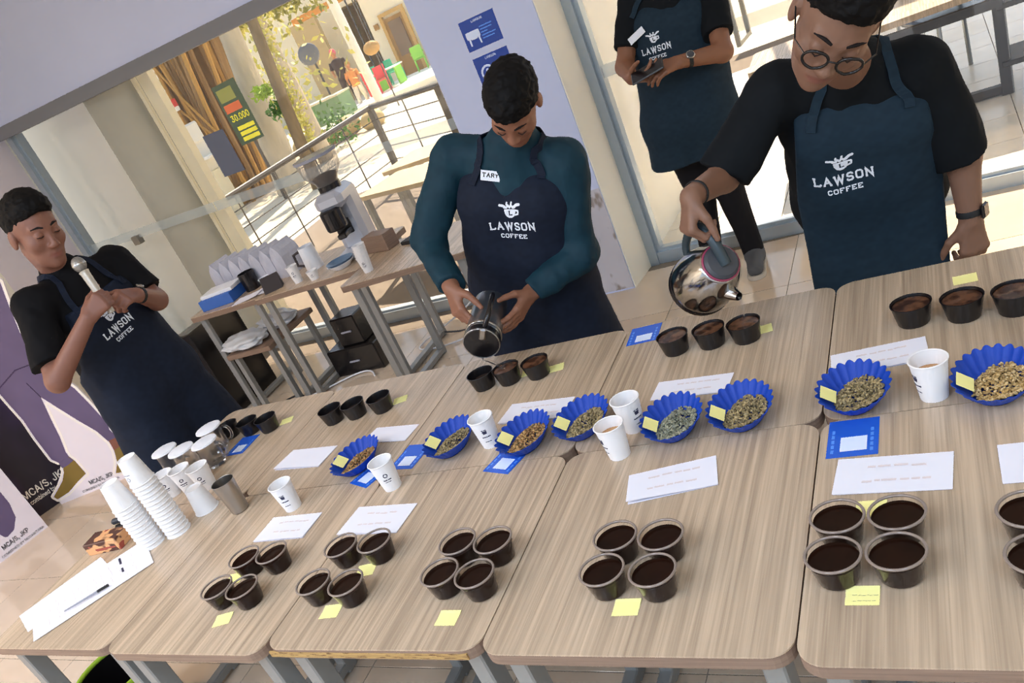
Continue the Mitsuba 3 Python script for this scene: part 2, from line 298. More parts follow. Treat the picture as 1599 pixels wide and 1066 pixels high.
one('jamb', MB().box((-2.93, 4.30, 1.6), (.10, .10, 3.2), R=rz(.2)).box((-2.985, 4.22, 1.6), (.03, .03, 3.2)), 'far_cream', 'cream jamb standing between the grey column and the yard', 'jamb')
# notice on the glass
nt = thing('glass_notice', 'blue-grey notice stuck on the left glass below the hanging roots', 'notice')
part(nt, 'sheet', wbox(MB(), -2.377, -2.160, -.008, -.005, 1.372, 1.678), 'notice_blue')
# railing
ral = thing('railing', 'dark terrace railing with wire panels around the corner of the terrace', 'railing')
Rp = [np.array([-4.28, 5.2, 0]), np.array([-4.12, 8.80, 0]), np.array([-2.67, 8.0, 0]), np.array([-.3, 7.2, 0])]
for a, b in zip(Rp[:-1], Rp[1:]):
    part(ral, 'handrail', MB().tube([a+[0, 0, 1.0], b+[0, 0, 1.0]], .032, 8), 'rail_dark')
    L_ = np.linalg.norm(b-a); nn = max(2, int(L_/.62))
    for q in range(1, 5): part(ral, 'wire', MB().tube([a+[0, 0, .12+.18*q], b+[0, 0, .12+.18*q]], .006, 5), 'rail_dark')
    for i in range(nn):
        c = a+(b-a)*i/nn
        if i == 0: part(ral, 'post', MB().box((c[0], c[1], .5), (.07, .07, 1.0)), 'terrace_wood' if i else 'rail_dark')
        else: part(ral, 'upright', MB().tube([c+[0, 0, .05], c+[0, 0, .98]], .008, 6), 'rail_dark')
for x, y, s in ((-3.62, 4.95, 0), (-3.47, 4.90, 1)):
    one('gate_post', MB().box((x, y, .52), (.05, .05, 1.04)), 'rail_dark', ('left' if s == 0 else 'right')+' one of two dark posts seen above the paper bags', 'post', 'twin dark posts')
# terrace tables
def sled_table(cx, cy, w, d, ang, lab, top='terrace_wood', legm='leg_metal', h=.72, grp='terrace tables'):
    k = thing('terrace_table', lab, 'table', grp); M = tr(cx, cy, 0, ang)
    part(k, 'top', MB().prism(rounded_(w, d, .03), h-.035, h), top, M=M)
    for s in (-1, 1):
        part(k, 'leg_frame', MB().box((s*(w/2-.07), -d/2+.06, (h-.035)/2), (.045, .045, h-.035)).box((s*(w/2-.07), d/2-.06, (h-.035)/2), (.045, .045, h-.035)).box((s*(w/2-.07), 0, .025), (.045, d-.12, .045)), legm, M=M)
    return k
def rounded_(w, d, r): return sbox(-w/2+r, -d/2+r, w/2-r, d/2-r).buffer(r, quad_segs=4)
sled_table(-1.55, 5.02, 1.1, .55, -.31, 'pale wood terrace table nearest the glass, right of the coffee grinder')
sled_table(-1.60, 5.83, 1.3, .56, -.12, 'pale wood terrace table behind the nearest one')
k = thing('terrace_table', 'wood-topped table beyond the right glass, with a dark chair under it', 'table', 'terrace tables')
part(k, 'top', MB().prism(rounded_(1.35, .52, .03), .665, .70, tr(1.80, 4.80, 0, .04)), 'table_wood')
part(k, 'end_frame', MB().box((2.42, 4.97, .33), (.055, .05, .66)).box((1.95, 4.98, .035), (.95, .05, .05)).box((1.47, 4.98, .33), (.05, .05, .66)), 'dark_grey')
part(k, 'stretcher', MB().box((1.95, 4.62, .60), (.95, .03, .05)), 'dark_grey')
sled_table(1.0, 9.6, 1.6, .6, -.1, 'far wooden table behind the shoulder of the man in glasses')
def pedestal_chair(x, y, a, lab, m1, m2, name='terrace_chair', grp='terrace chairs'):
    k = thing(name, lab, 'chair', grp); M = tr(x, y, 0, a)
    part(k, 'seat', MB().box((0, 0, .44), (.42, .42, .035), b=.012), m1, M=M); part(k, 'backrest', MB().box((0, .20, .70), (.42, .03, .34), b=.012), m1, M=M)
    for sx in (-1, 1):
        for sy in (-1, 1): part(k, 'leg', MB().tube([(sx*.18, sy*.18, .43), (sx*.2, sy*.2, 0)], .014, 8), m2, M=M)
        part(k, 'back_post', MB().tube([(sx*.18, .19, .44), (sx*.18, .21, .85)], .012, 8), m2, M=M)
    return k
pedestal_chair(-.80, 4.66, 2.9, 'pale terrace chair pushed to the nearest terrace table', 'terrace_wood', 'leg_metal')
pedestal_chair(2.20, 5.55, .5, 'dark chair behind the table beyond the right glass', 'black_plastic', 'steel_dark')
pedestal_chair(1.75, 6.2, -.2, 'brown-backed chair beyond the right glass beside the dark chair', 'box_brown', 'steel_dark')
pedestal_chair(3.45, 5.1, 1.2, 'grey chair at the right edge beyond the glass', 'dark_grey', 'steel_dark')
sh = thing('steel_rack', 'steel rack with dark uprights beyond the glass at the right edge', 'rack')
for x in (2.43, 2.95): part(sh, 'upright', MB().box((x, 4.98, .95), (.05, .05, 1.9), b=.004), 'steel_dark')
for z in (.18, .5, .82, 1.14): part(sh, 'shelf', MB().box((2.69, 5.1, z), (.56, .34, .03), b=.004), 'dark_grey')
# yard: hanging roots, trunks, signs
rr = random.Random(11)
ban = thing('banyan_roots', 'curtain of brown hanging tree roots behind the grey column', 'tree roots')
mass = MB()
for i in range(46):
    t = i/45; xt, xb = -14.0+2.0*t+rr.uniform(-.06, .06), -13.85+1.25*t+rr.uniform(-.1, .1); y = 16+rr.uniform(-.5, .5)
    pts = [(xt+(xb-xt)*s+.05*math.sin(5*s+i), y+.05*math.cos(4*s+i), 4.4-4.9*s) for s in np.linspace(0, 1, 7)]
    part(ban, 'root', MB().tube(pts, rr.uniform(.03, .075), 6), 'bark_brown' if i % 3 else 'root_gold')
for i, (x0, z0, x1, z1) in enumerate([(-13.3, 3.5, -12.45, 1.3), (-13.55, 2.9, -12.5, 1.15), (-13.0, 3.3, -12.7, 1.2)]):
    part(ban, 'leaning_root', MB().tube([(x0, 15.3, z0), ((x0+x1)/2, 15.25, (z0+z1)/2-.05), (x1, 15.3, z1)], .028, 6), 'root_gold')
part(ban, 'trunk', MB().tube([(-13.3, 16.9, -.5), (-13.2, 16.9, 2.2), (-13.0, 16.9, 5)], [.75, .6, .8], 12), 'bark_brown', 40)
def trunk(name, pts, r, m, lab):
    return one(name, MB().tube(pts, r, 12), m, lab, 'tree trunk', smooth=40)
trunk('tree_trunk', [(-10.98, 15, -.5), (-10.72, 15, 1.2), (-10.5, 15, 2.8), (-10.3, 15, 5)], [.36, .31, .24, .24], 'bark_pale', 'broad pale tree trunk right of the yellow price banner')
trunk('slim_trunk', [(-9.48, 14, -.5), (-9.25, 14, 1.4), (-9.05, 14, 2.9), (-8.9, 14, 5)], [.14, .125, .11, .1], 'bark_dark', 'slim dark trunk with climbing leaves along its right side')
trunk('leaning_trunk', [(-11.6, 17.6, -.5), (-11.55, 17.6, 1.5), (-11.7, 17.6, 5)], [.22, .18, .18], 'bark_pale', 'pale trunk half hidden between the roots and the banner')
def leaves(seed, fn, n, size, m, lab, cat='plant', name='foliage', holder=None):
    r = np.random.default_rng(seed); V, F = [], []
    for i in range(n):
        c = fn(r); a = n_(r.normal(size=3)); b = n_(np.cross(a, r.normal(size=3))); s = size*r.uniform(.6, 1.3)
        V += [c-a*s, c+b*s*.45, c+a*s, c-b*s*.45]; F.append([4*i, 4*i+1, 4*i+2, 4*i+3])
    return one(name, (np.array(V), F), m, lab, cat, kind='stuff')
mat('leafmat', '#90a040', .6)
leaves(1, lambda r: np.array([-9.10, 14.25, 0])+[r.normal(0, .10)-.10*(1-(z := r.uniform(.3, 3.4))/3.4)*2, r.normal(0, .1), z], 900, .055, 'leaf_yellow', 'yellow-green creeper climbing beside the slim dark trunk')
leaves(2, lambda r: np.array([-10.6, 18, 3.35])+r.normal(size=3)*[.8, .5, .35], 900, .10, 'leaf_olive', 'olive foliage hanging at the top above the far house')
leaves(3, lambda r: np.array([-12.9, 18.5, 3.5])+r.normal(size=3)*[.5, .5, .3], 500, .10, 'leaf_yellow', 'yellowish leaves at the top between the two trunks')
leaves(4, lambda r: np.array([-9.75, 14.2, 1.62])+r.normal(size=3)*[.10, .1, .07], 160, .07, 'leaf_lime', 'bright lime plant hanging left of the slim trunk')
leaves(6, lambda r: np.array([-9.62, 14.2, 1.2])+r.normal(size=3)*[.12, .1, .08], 160, .07, 'leaf_green', 'dark green plant below the lime plant')
leaves(5, lambda r: np.array([-11.9, 19, .0])+r.normal(size=3)*[.25, .3, .25], 220, .09, 'leaf_green', 'green shrub between the slim trunk and the planter')
leaves(7, lambda r: np.array([-30, 52, 5])+r.normal(size=3)*[16, 4, 3.2], 5000, .55, 'leaf_olive', 'distant sunlit trees behind the houses')
leaves(8, lambda r: np.array([-15.6, 21.5, 2.2])+r.normal(size=3)*[1.4, .5, 1.3], 900, .14, 'leaf_yellow', 'sunlit leaves behind the hanging roots')
bn = thing('price_banner', 'dark green price banner with yellow 30.000 between the roots and the trunk', 'banner'); bM = frame((-10.48, 14, 1.50), (1, 0, 0), z=(0, -1, 0)); bM[:3, 1] = (0, 0, 1)
part(bn, 'cloth', MB().box((0, 0, 0), (.66, 1.26, .02)), 'sign_green', M=bM)
part(bn, 'orange_block', MB().box((-.04, .13, .012), (.46, .17, .008)), 'sign_orange', M=bM)
part(bn, 'olive_panel', MB().box((-.05, .40, .012), (.44, .26, .008)), 'leaf_olive', M=bM)
tm = meshkit.text_mesh('30.000', .115, .008, bold=True); tw = np.ptp(np.array(tm.vertices)[:, 0])
part(bn, 'price', (np.array(tm.vertices)*[.52/tw, 1.1, 1]+[-.25, -.14, .012], np.array(tm.faces)), 'sign_yellow', M=bM)
for q in range(3): part(bn, 'yellow_bar', MB().box((.04, -.30-.115*q, .012), (.48, .085, .008)), 'sign_yellow', M=bM)
part(bn, 'pole', MB().tube([(-10.48, 14.06, -.5), (-10.48, 14.06, 2.1)], .035, 8), 'rail_dark')
rs = thing('red_sign', 'small red and white sign box beside the hanging roots', 'sign')
part(rs, 'red_face', MB().box((-13.15, 15, 2.24), (.62, .1, .17)), 'sign_red'); part(rs, 'white_face', MB().box((-13.12, 15, 2.10), (.55, .09, .10)), 'far_white')
part(rs, 'pole', MB().tube([(-13.15, 15.08, -.5), (-13.15, 15.08, 2.2)], .04, 8), 'rail_dark')
ct = thing('white_cart', 'white food cart under the red and white sign', 'cart')
part(ct, 'body', MB().box((-12.75, 14.6, .95), (.55, .6, .75), b=.04).box((-12.55, 14.6, 1.5), (.30, .5, .45), b=.04), 'far_white'); part(ct, 'counter', MB().box((-12.4, 14.6, .92), (.7, .7, .05)), 'far_white')
part(ct, 'wheel', MB().tube([(-12.75, 14.2, -.2), (-12.75, 14.3, -.2)], .28, 16), 'far_dark'); part(ct, 'legs', MB().box((-12.6, 14.6, .05), (.5, .4, 1.1)), 'far_cream')
# far houses
h1 = thing('far_house', 'dark open front of the far house left of the white post', 'house')
part(h1, 'wall', MB().box((-24.0, 34, 1.6), (8.6, .4, 5.0)), 'far_cream'); part(h1, 'gable', MB().box((-18.6, 34, 3.55), (2.4, .4, 1.1)).box((-17.0, 34, 1.6), (1.2, .4, 5.0)), 'far_cream')
part(h1, 'inner_room', MB().box((-18.65, 39.5, 1.2), (4.4, .2, 4)).box((-20.9, 36.8, 1.2), (.2, 5.4, 4)).box((-16.4, 36.8, 1.2), (.2, 5.4, 4)).box((-18.65, 36.8, 3.1), (4.6, 5.6, .2)), 'stone_tan')
part(h1, 'fascia', MB().box((-18.6, 31, 3.22), (2.6, .3, .24), R=rz(.0)), 'roof_orange'); part(h1, 'side_wall', MB().box((-20.6, 32.6, 1.2), (1.4, .2, 4.0)), 'stone_tan')
for i, x in enumerate((-19.2, -18.6, -18.15)): part(h1, 'pole', MB().tube([(x, 33.2, -.5), (x, 33.2, 3.2)], .035, 6), 'dark_grey')
h2 = thing('cream_house', 'cream house with a wood framed door right of the white post', 'house')
part(h2, 'wall', MB().box((-14.8, 32.3, 1.6), (5.2, .4, 5.2)), 'far_cream')
dr_ = part(h2, 'door', MB().box((-16.15, 32.05, .7), (.95, .06, 2.3)), 'far_brown')
part(dr_, 'glazing', MB().box((-16.15, 32.0, 1.02), (.62, .05, 1.35)), 'box_brown')
for x in (-16.68, -15.62): part(dr_, 'jamb', MB().box((x, 32.0, .8), (.14, .12, 2.5)), 'door_frame')
part(dr_, 'lintel', MB().box((-16.15, 32.0, 2.02), (1.2, .12, .14)), 'door_frame')
part(h2, 'window', MB().box((-13.6, 32.05, 1.2), (.9, .06, 1.2)), 'door_frame')
part(h2, 'picture', MB().box((-17.05, 32.05, 1.72), (.22, .04, .22)), 'far_brown')
one('porch_slab', MB().box((-13.3, 27.5, -.42), (5.6, 4.6, .30)), 'far_white', 'white porch slab under the green and red chairs', 'porch')
one('white_post', MB().tube([(-13.36, 24, -.5), (-13.5, 24, 5)], .155, 12), 'far_white', 'thick white post in front of the far houses', 'post', smooth=40)
def mono_chair(x, y, z, a, m, lab):
    k = thing('plastic_chair', lab, 'chair'); M = tr(x, y, z, a)
    part(k, 'seat', MB().box((0, 0, .43), (.44, .42, .04), b=.015), m, M=M); part(k, 'backrest', MB().box((0, .21, .68), (.44, .04, .44), b=.015), m, M=M)
    for sx in (-1, 1):
        for sy in (-1, 1): part(k, 'leg', MB().box((sx*.19, sy*.18, .21), (.05, .05, .42)), m, M=M)
        part(k, 'armrest', MB().box((sx*.22, .02, .64), (.05, .4, .04)), m, M=M)
mono_chair(-15.05, 28.6, -.28, 2.8, 'plastic_green', 'tall sea-green plastic chair on the porch')
mono_chair(-15.68, 28.5, -.28, 2.6, 'plastic_green', 'second sea-green plastic chair leaning beside the first')
mono_chair(-14.3, 29.3, -.28, 3.6, 'plastic_lime', 'lime plastic chair at the right end of the porch')
mono_chair(-15.55, 27.6, -.28, 1.5, 'plastic_red', 'red plastic chair beside the white post')
mono_chair(-14.75, 26.95, -.28, .4, 'plastic_red', 'second red plastic chair under the white table')
kt = thing('white_table', 'small white table between the coloured plastic chairs', 'table')
part(kt, 'top', MB().box((-14.8, 27.7, .36), (.95, .7, .04)), 'far_white')
for sx in (-1, 1): part(kt, 'leg', MB().box((-14.8+sx*.4, 27.7, .03), (.06, .5, .62)), 'plastic_lime')
plb = thing('planter', 'green planter box with rocks in front of the far house', 'planter')
part(plb, 'box', MB().box((-13.25, 21, .33), (1.45, .7, .62)), 'planter_green'); part(plb, 'rim', MB().box((-13.25, 21, .66), (1.5, .75, .05)), 'far_cream')
for i, (x, z) in enumerate(((-14.1, -.25), (-13.25, -.3), (-12.4, -.2), (-11.55, -.3))):
    one('boulder', MB().ball((x, 20.3, z), np.array([.42, .35, .3])*(1-.1*(i % 2)), 2), 'stone_tan', ('leftmost', 'second', 'third', 'rightmost')[i]+' tan boulder at the foot of the green planter', 'boulder', smooth=True)
k = thing('street_lamp', 'blue-grey round lamp on a thin pole before the far house', 'lamp'); part(k, 'globe', MB().ball((-15.1, 24, 1.92), (.42, .10, .34), 2), 'notice_blue', True); part(k, 'pole', MB().tube([(-15.1, 24.12, -.5), (-15.1, 24.12, 1.95)], .035, 8), 'dark_grey')
k = thing('straw_ball', 'round straw ball on a cord right of the white post', 'ornament'); part(k, 'ball', MB().ball((-12.24, 23, 1.31), (.28, .2, .2), 2), 'straw', True); part(k, 'pole', MB().tube([(-12.24, 23.1, -.5), (-12.24, 23.1, 4.6)], .02, 6), 'rail_dark')
def far_person(x, y, z, sc, top, bot, head, lab, stride=.1):
    k = thing('person', lab, 'person', 'people in the yard'); M = tr(x, y, z, .3); M[:3, :3] *= sc
    body = MB().tube([(0, 0, .85), (0, 0, 1.1), (0, 0, 1.35), (0, 0, 1.42), (0, 0, 1.5)], [.17, .16, .20, .10, .055], 12)
    body.ball((0, -.01, 1.60), (.085, .10, .12), 2)
    for s in (-1, 1): body.tube([(s*.2, 0, 1.36), (s*.26, -.03, 1.1), (s*.20, -.18, .95)], [.055, .045, .035], 8)
    part(k, 'body', body, 'skin_far', True, M=M)
    part(k, 'shirt', MB().tube([(0, 0, .82), (0, 0, 1.1), (0, 0, 1.36), (0, 0, 1.44)], [.185, .175, .215, .10], 12).tube([(-.2, 0, 1.37), (-.255, -.02, 1.15)], [.07, .065], 8).tube([(.2, 0, 1.37), (.255, -.02, 1.15)], [.07, .065], 8), top, True, M=M)
    part(k, 'trousers', MB().tube([(-.09, 0, .86), (-.10, -stride, .45), (-.10, -stride, .04)], [.11, .085, .065], 10).tube([(.09, 0, .86), (.11, stride, .45), (.12, stride*1.5, .04)], [.11, .085, .065], 10), bot, True, M=M)
    part(k, 'head_cover', MB().ball((0, .015, 1.63), (.105, .115, .125), 2), head, True, M=M)
far_person(-15.85, 27, -.46, .95, 'cloth_orange', 'cloth_cream', 'far_brown', 'person in an orange shirt and cream trousers walking past the white post', .16)
far_person(-17.2, 28.5, -.30, 1.18, 'cloth_dark', 'cloth_dark', 'cloth_pink', 'person in dark clothes with a pink head scarf before the dark doorway', .05)
# ------------------------------------------------------------------ the joined tables
H = .75
def rounded(x0, y0, x1, y1, r): return sbox(x0+r, y0+r, x1-r, y1-r).buffer(r, quad_segs=6)
def table(x0, y0, x1, y1, label, broken=False, r=.045, cat='table', group='tables pushed together'):
    k = thing('cupping_table', label, cat, group)
    sh = rounded(x0, y0, x1, y1, r)
    part(k, 'tabletop', MB().prism(sh, H-.0035, H), 'table_wood')
    part(k, 'edge_band', MB().prism(sh.buffer(-.0005), H-.030, H-.0036), 'edge_wood')
    if broken:
        part(k, 'raw_core', MB().prism(sbox(x0+.012, y0-.0006, x1-.03, y0+.004), H-.027, H-.011), 'raw_core', label='front edge with the edge band torn off')
    for sx in (x0+.05, x1-.05):
        for sy in (y0+.06, y1-.06):
            part(k, 'leg', MB().box((sx, sy, (H-.03)/2), (.04, .055, H-.03), b=.004), 'leg_metal')
        part(k, 'foot_bar', MB().box((sx, (y0+y1)/2, .03), (.04, y1-y0-.08, .035), b=.004), 'leg_metal')
        part(k, 'top_bar', MB().box((sx, (y0+y1)/2, H-.05), (.038, y1-y0-.17, .038), b=.004), 'leg_metal')
    part(k, 'cross_bar', MB().box(((x0+x1)/2, y0+.10, H-.052), (x1-x0-.14, .03, .04), b=.004), 'leg_metal')
    return k
g = .0016
rows = [('front', [.002, -.010, .009, .000, -.016], .655), ('rear', [.658]*5, 1.310)]
txt = {0: ['front table at the left end, under the printed score sheets', 'front table under the two leftmost groups of four coffee cups', 'front table with a torn front edge, under the third group of cups',
           'front table under the four cups left of the blue card', 'front table at the right, under the four cups below the blue card'],
       1: ['rear table at the left end, under the lidded glass jars', 'rear table with three empty black cups and two white slips', 'rear table in front of the man in the teal shirt',
           'rear table under the pouring kettle', 'rear table at the right end, in front of the man in glasses']}
for j, (nm, ys, y1) in enumerate(rows):
    for i in range(5):
        table(-.6+.6*i+g, ys[i], .6*i-g, y1, 'light wood-grain '+txt[j][i], broken=(j == 0 and i == 2))
# ------------------------------------------------------------------ cups, trays, papers on the tables
def cup_prof(rb, rt, h, t=0): return [(0, 0), (rb-.004, 0), (rb, .003), (rt, h)]
# clear cupping bowls filled with coffee (front row)
cw = MB().lathe([(.0005, .0008), (.032, .0008), (.0342, .003), (.0425, .0435), (.0440, .0450), (.0446, .0535)], 40)
CW = P(cw, True)
cr = MB().tube([(.0444*math.cos(a), .0444*math.sin(a),   .0536) for a in np.arange(48)*2*np.pi/48], .0027, 8, closed=True)
CR = P(cr, True)
def fill(h):
    rr = lambda z: .0342+(.0425-.0342)*(z-.003)/.0405-.0006
    return P(MB().lathe([(.0001, .0016), (.0316, .0016), (.0336, .0034), (rr(h*.6), h*.6), (rr(h), h+.0010), (rr(h)-.0016, h), (.0001, h-.0002)], 40), 40)
FILLS = [fill(.0430), fill(.0434), fill(.0424)]
def coffee_cup(x, y, label, grp):
    k = thing('cupping_cup', label, 'cup', grp); M = tr(x, y, H, rng.uniform(0, 6))
    part(k, 'wall', CW, 'clear_plastic', M=M, label='clear plastic wall')
    part(k, 'rim', CR, 'rim_plastic', M=M); part(k, 'coffee', FILLS[rng.integers(3)], 'coffee', M=M, label='dark brewed coffee')
G = {'leftmost group of four': [(.352, .289), (.449, .299), (.343, .173), (.441, .170)],
     'second group from the left': [(.689, .306), (.793, .313), (.684, .176), (.792, .168)],
     'third group from the left': [(1.052, .287), (1.148, .283), (1.051, .187), (1.146, .177)],
     'fourth group from the left': [(1.443, .268), (1.540, .262), (1.441, .170), (1.545, .163)],
     'group below the blue card': [(1.860, .279), (1.955, .278), (1.858, .180), (1.954, .181)],
     'right-hand pair': [(2.143, .263), (2.146, .160)]}
pos4 = ['back left cup', 'back right cup', 'front left cup', 'front right cup']
for gname, L in G.items():
    for q, (x, y) in enumerate(L):
        nm = pos4[q] if len(L) == 4 else ('farther cup', 'nearer cup')[q]
        coffee_cup(x, y-.004, f'clear cup of black coffee, {nm} of the {gname}', 'clear cups of brewed coffee')
# dark cups of the rear row
bw = MB().lathe([(.0005, 0), (.032, 0), (.0345, .003), (.0436, .0505), (.0448, .0515), (.0448, .0530), (.0428, .0530), (.0420, .0505), (.0335, .0042), (.0005, .0042)], 40)
BW = P(bw, 40)
def content(h, wob, seed):
    r = np.random.default_rng(seed); rr = .0335+(.0420-.0335)*(h-.004)/.0465-.0004
    pr = [(.0001, h-.006), (rr-.002, h-.006), (rr, h), (rr-.003, h+.0008)]+[(rr*f, h+.001) for f in (.75, .5, .25, .02)]
    def mod(v, g):
        if wob: v[3:, :, 2] += wob*(meshkit.noise(v[3:]*55+seed*9.1, 2)-.5)
        return v
    return P(MB().lathe(pr, 32, mod=mod), True)
ground, full = [content(.028, .004, s) for s in (1, 2)], [content(.0465, .003, s) for s in (3, 4, 5)]
B = [('at the far left', [(-.406, 1.091, 0), (-.294, 1.091, 0), (-.191, 1.087, 0)]),
     ('second from the left', [(.152, 1.058, 0), (.249, 1.069, 0), (.36, 1.078, 0)]),
     ('below the teal shirt', [(.76, 1.104, 0), (.852, 1.109, 1), (.953, 1.113, 1)]),
     ('under the kettle', [(1.392, 1.102, 1), (1.493, 1.102, 1), (1.588, 1.095, 1)]),
     ('at the far right', [(1.984, 1.024, 1), (2.087, 1.008, 1), (2.186, .995, 1)])]
for gname, L in B:
    for q, (x, y, c) in enumerate(L):
        st = 'black cup with wet brown coffee crust' if c else 'black cup with dark dry coffee grounds'
        k = thing('black_cup', f'{st}, {("left", "middle", "right")[q]} one of the trio {gname}', 'cup', 'black cups of the rear row')
        M = tr(x, y, H, q*2.1)
        part(k, 'body', BW, 'black_plastic', M=M)
        if c: part(k, 'crust', full[q], 'coffee_crust', M=M, label='brown wet coffee crust')
        else: part(k, 'grounds', ground[q % 2], 'coffee_grounds', M=M, label='dark coffee grounds')
# paper cups
def wrap(poly, zc, r0, r1, h, ang=0., lift=.0004):
    """flat print bent round the cone of a paper cup: x -> angle, y -> height"""
    out = MB()
    for gg in getattr(poly, 'geoms', [poly]):
        m = trimesh.creation.extrude_polygon(gg, .0002, engine='earcut'); m = m.subdivide() if len(m.faces) < 400 else m
        v = np.array(m.vertices); z = zc+v[:, 1]; r = r0+(r1-r0)*z/h+lift*(v[:, 2] > 1e-5)*.5+.0002
        a = ang+v[:, 0]/r; out.raw(np.c_[r*np.cos(a), r*np.sin(a), z], m.faces)
    return out
def rim(r, z, t, n=40): return MB().tube([(r*math.cos(a), r*math.sin(a), z) for a in np.arange(n)*2*np.pi/n], t, 8, closed=True)
PCB = P(MB().lathe([(.0005, .004), (.0235, .004), (.0245, 0), (.0262, 0), (.0358, .089), (.0350, .089), (.0255, .006), (.0005, .006)], 40), 40)
PCR = P(rim(.0361, .0893, .0020), True)
hexr = Polygon([(.0075*math.cos(a), .0075*math.sin(a)) for a in np.arange(6)*np.pi/3]).difference(Point(0, 0).buffer(.0042))
cupico = unary_union([Polygon([(-.007, .005), (.007, .005), (.005, -.005), (-.005, -.005)]), sbox(-.008, .0065, -.002, .009), sbox(0, .0065, .007, .009)])
line1 = unary_union([sbox(x, -.0016, x+w, .0016) for x, w in ((-.012, .004), (-.007, .006), (.000, .003), (.004, .008))])
line2 = unary_union([sbox(x, -.001, x+w, .001) for x, w in ((-.009, .003), (-.005, .008), (.004, .005))])
def paper_cup(x, y, ang, label, icon='hex', fillmat=None, grp='upright paper cups', z=H, h=1.0, fh=.055, w=1.0):
    k = thing('paper_cup', label, 'cup', grp); M = tr(x, y, z); M[:3, :3] = M[:3, :3] @ np.diag([w, w, h])
    part(k, 'body', PCB, 'cup_white', M=M); part(k, 'rim', PCR, 'cup_white', M=M)
    pr = MB()
    for poly, zc in ((hexr if icon == 'hex' else cupico, .056), (line1, .041), (line2, .034 if icon == 'hex' else .025)):
        pr.raw(*wrap(poly, zc, .0262, .0358, .089, ang).get())
    part(k, 'print', pr, 'print_dark', M=M, label='small dark printed emblem', kind='stuff')
    if fillmat:
        r = .0255+(.035-.0255)*(fh-.006)/.083-.0003
        part(k, 'drink', MB().lathe([(.0001, fh-.01), (r-.001, fh-.01), (r, fh), (.0001, fh)], 32), fillmat, 40, M=M)
paper_cup(.302, .565, -1.15, 'white paper cup with a dark emblem beside the leftmost white slips', 'cup')
paper_cup(.658, .610, -1.0, 'white paper cup with a ring emblem in front of the leftmost blue tray', 'hex')
paper_cup(.925, .760, -1.15, 'white paper cup with dark print between the second and third blue trays', 'cup')
paper_cup(1.343, .627, -2.3, 'white paper cup with a little milky coffee standing before the fourth blue tray', 'cup', 'latte', fh=.062)
paper_cup(1.356, .735, -.6, 'white paper cup of red-brown brew half hidden behind the nearer paper cup', 'cup', 'brew_red', fh=.05)
paper_cup(2.017, .698, -2.6, 'white paper cup of milky coffee between the two rightmost blue trays', 'cup', 'latte', fh=.058)
# blue pleated trays with beans
def tray_mesh(ph):
    prof = [(0, .0012), (.40, .0012), (.60, .002), (.70, .010), (1.0, .040), (1.005, .0408), (.995, .0412), (.68, .0115), (.58, .0038), (.40, .0028), (0, .0028)]
    n = 154; g = np.arange(n)*2*np.pi/n; V = []
    for s, z in prof:
        w = max(0, (s-.58)/.42); pl = np.abs(np.cos(11*g+ph))*2-1
        r = s*(1+.055*w*pl); zz = z*(1+.05*w*pl)
        V.append(np.stack([.073*r*np.cos(g), .100*r*np.sin(g), zz], -1))
    V = np.array(V); m = len(prof)
    f = [[i*n+k, i*n+(k+1) % n, (i+1)*n+(k+1) % n, (i+1)*n+k] for i in range(m-1) for k in range(n)]
    return (V.reshape(-1, 3), f)
TRAYS = [P(MB().raw(*tray_mesh(p)), 50) for p in (0, .6)]
bean0 = trimesh.creation.icosphere(1); bv0 = np.array(bean0.vertices)*[.0030, .0046, .0022]; bv0[:, 2] -= .0007*np.exp(-(bv0[:, 0]/.0009)**2)*(bv0[:, 2] > 0)
bf0 = np.array(bean0.faces)
def beans(seed, cols, n=680):
    r = np.random.default_rng(seed); V, F, C = [], [], []
    for i in range(n):
        a = r.uniform(0, 6.283); q = math.sqrt(r.uniform(0, 1)); x, y = .050*q*math.cos(a)+.009, -.010+.078*q*math.sin(a)
        ts = math.hypot(x/.073, y/.100); z = np.interp(ts, [.56, .72, 1.0], [.0066, .0185, .050])+.026*max(0, 1-q*q)*r.uniform(.2, 1)**.5
        R = rz(r.uniform(0, 6.3)) @ trimesh.transformations.rotation_matrix(r.normal(0, .6), [1, 0, 0])[:3, :3] @ trimesh.transformations.rotation_matrix(r.normal(0, .6), [0, 1, 0])[:3, :3]
        V.append(bv0*r.uniform(.85, 1.15) @ R.T+[x, y, z]); F.append(bf0+i*len(bv0))
        c = np.array(lin(cols[r.integers(len(cols))]))*r.uniform(.8, 1.2); C.append(np.tile(c, (len(bv0), 1)))
    return np.vstack(V), np.vstack(F), np.vstack(C)
mat('bean', {'type': 'mesh_attribute', 'name': 'vertex_color'}, .45, .4)
green, tan, brown, gold = ['#77796a', '#8a8a76', '#6a6d5c', '#94927c'], ['#8e7f5c', '#7d6e4c', '#a08e66', '#6c6046'], ['#9a744a', '#7c5a36', '#b08c58', '#6b5836'], ['#b59a68', '#a88a55', '#c4aa7a', '#93774a']
NOTE = lambda w, h, curl=.0025: MB().raw(*grid(w, h, lambda u, v: curl*np.maximum(0, v-.55)**2*4, .0004))
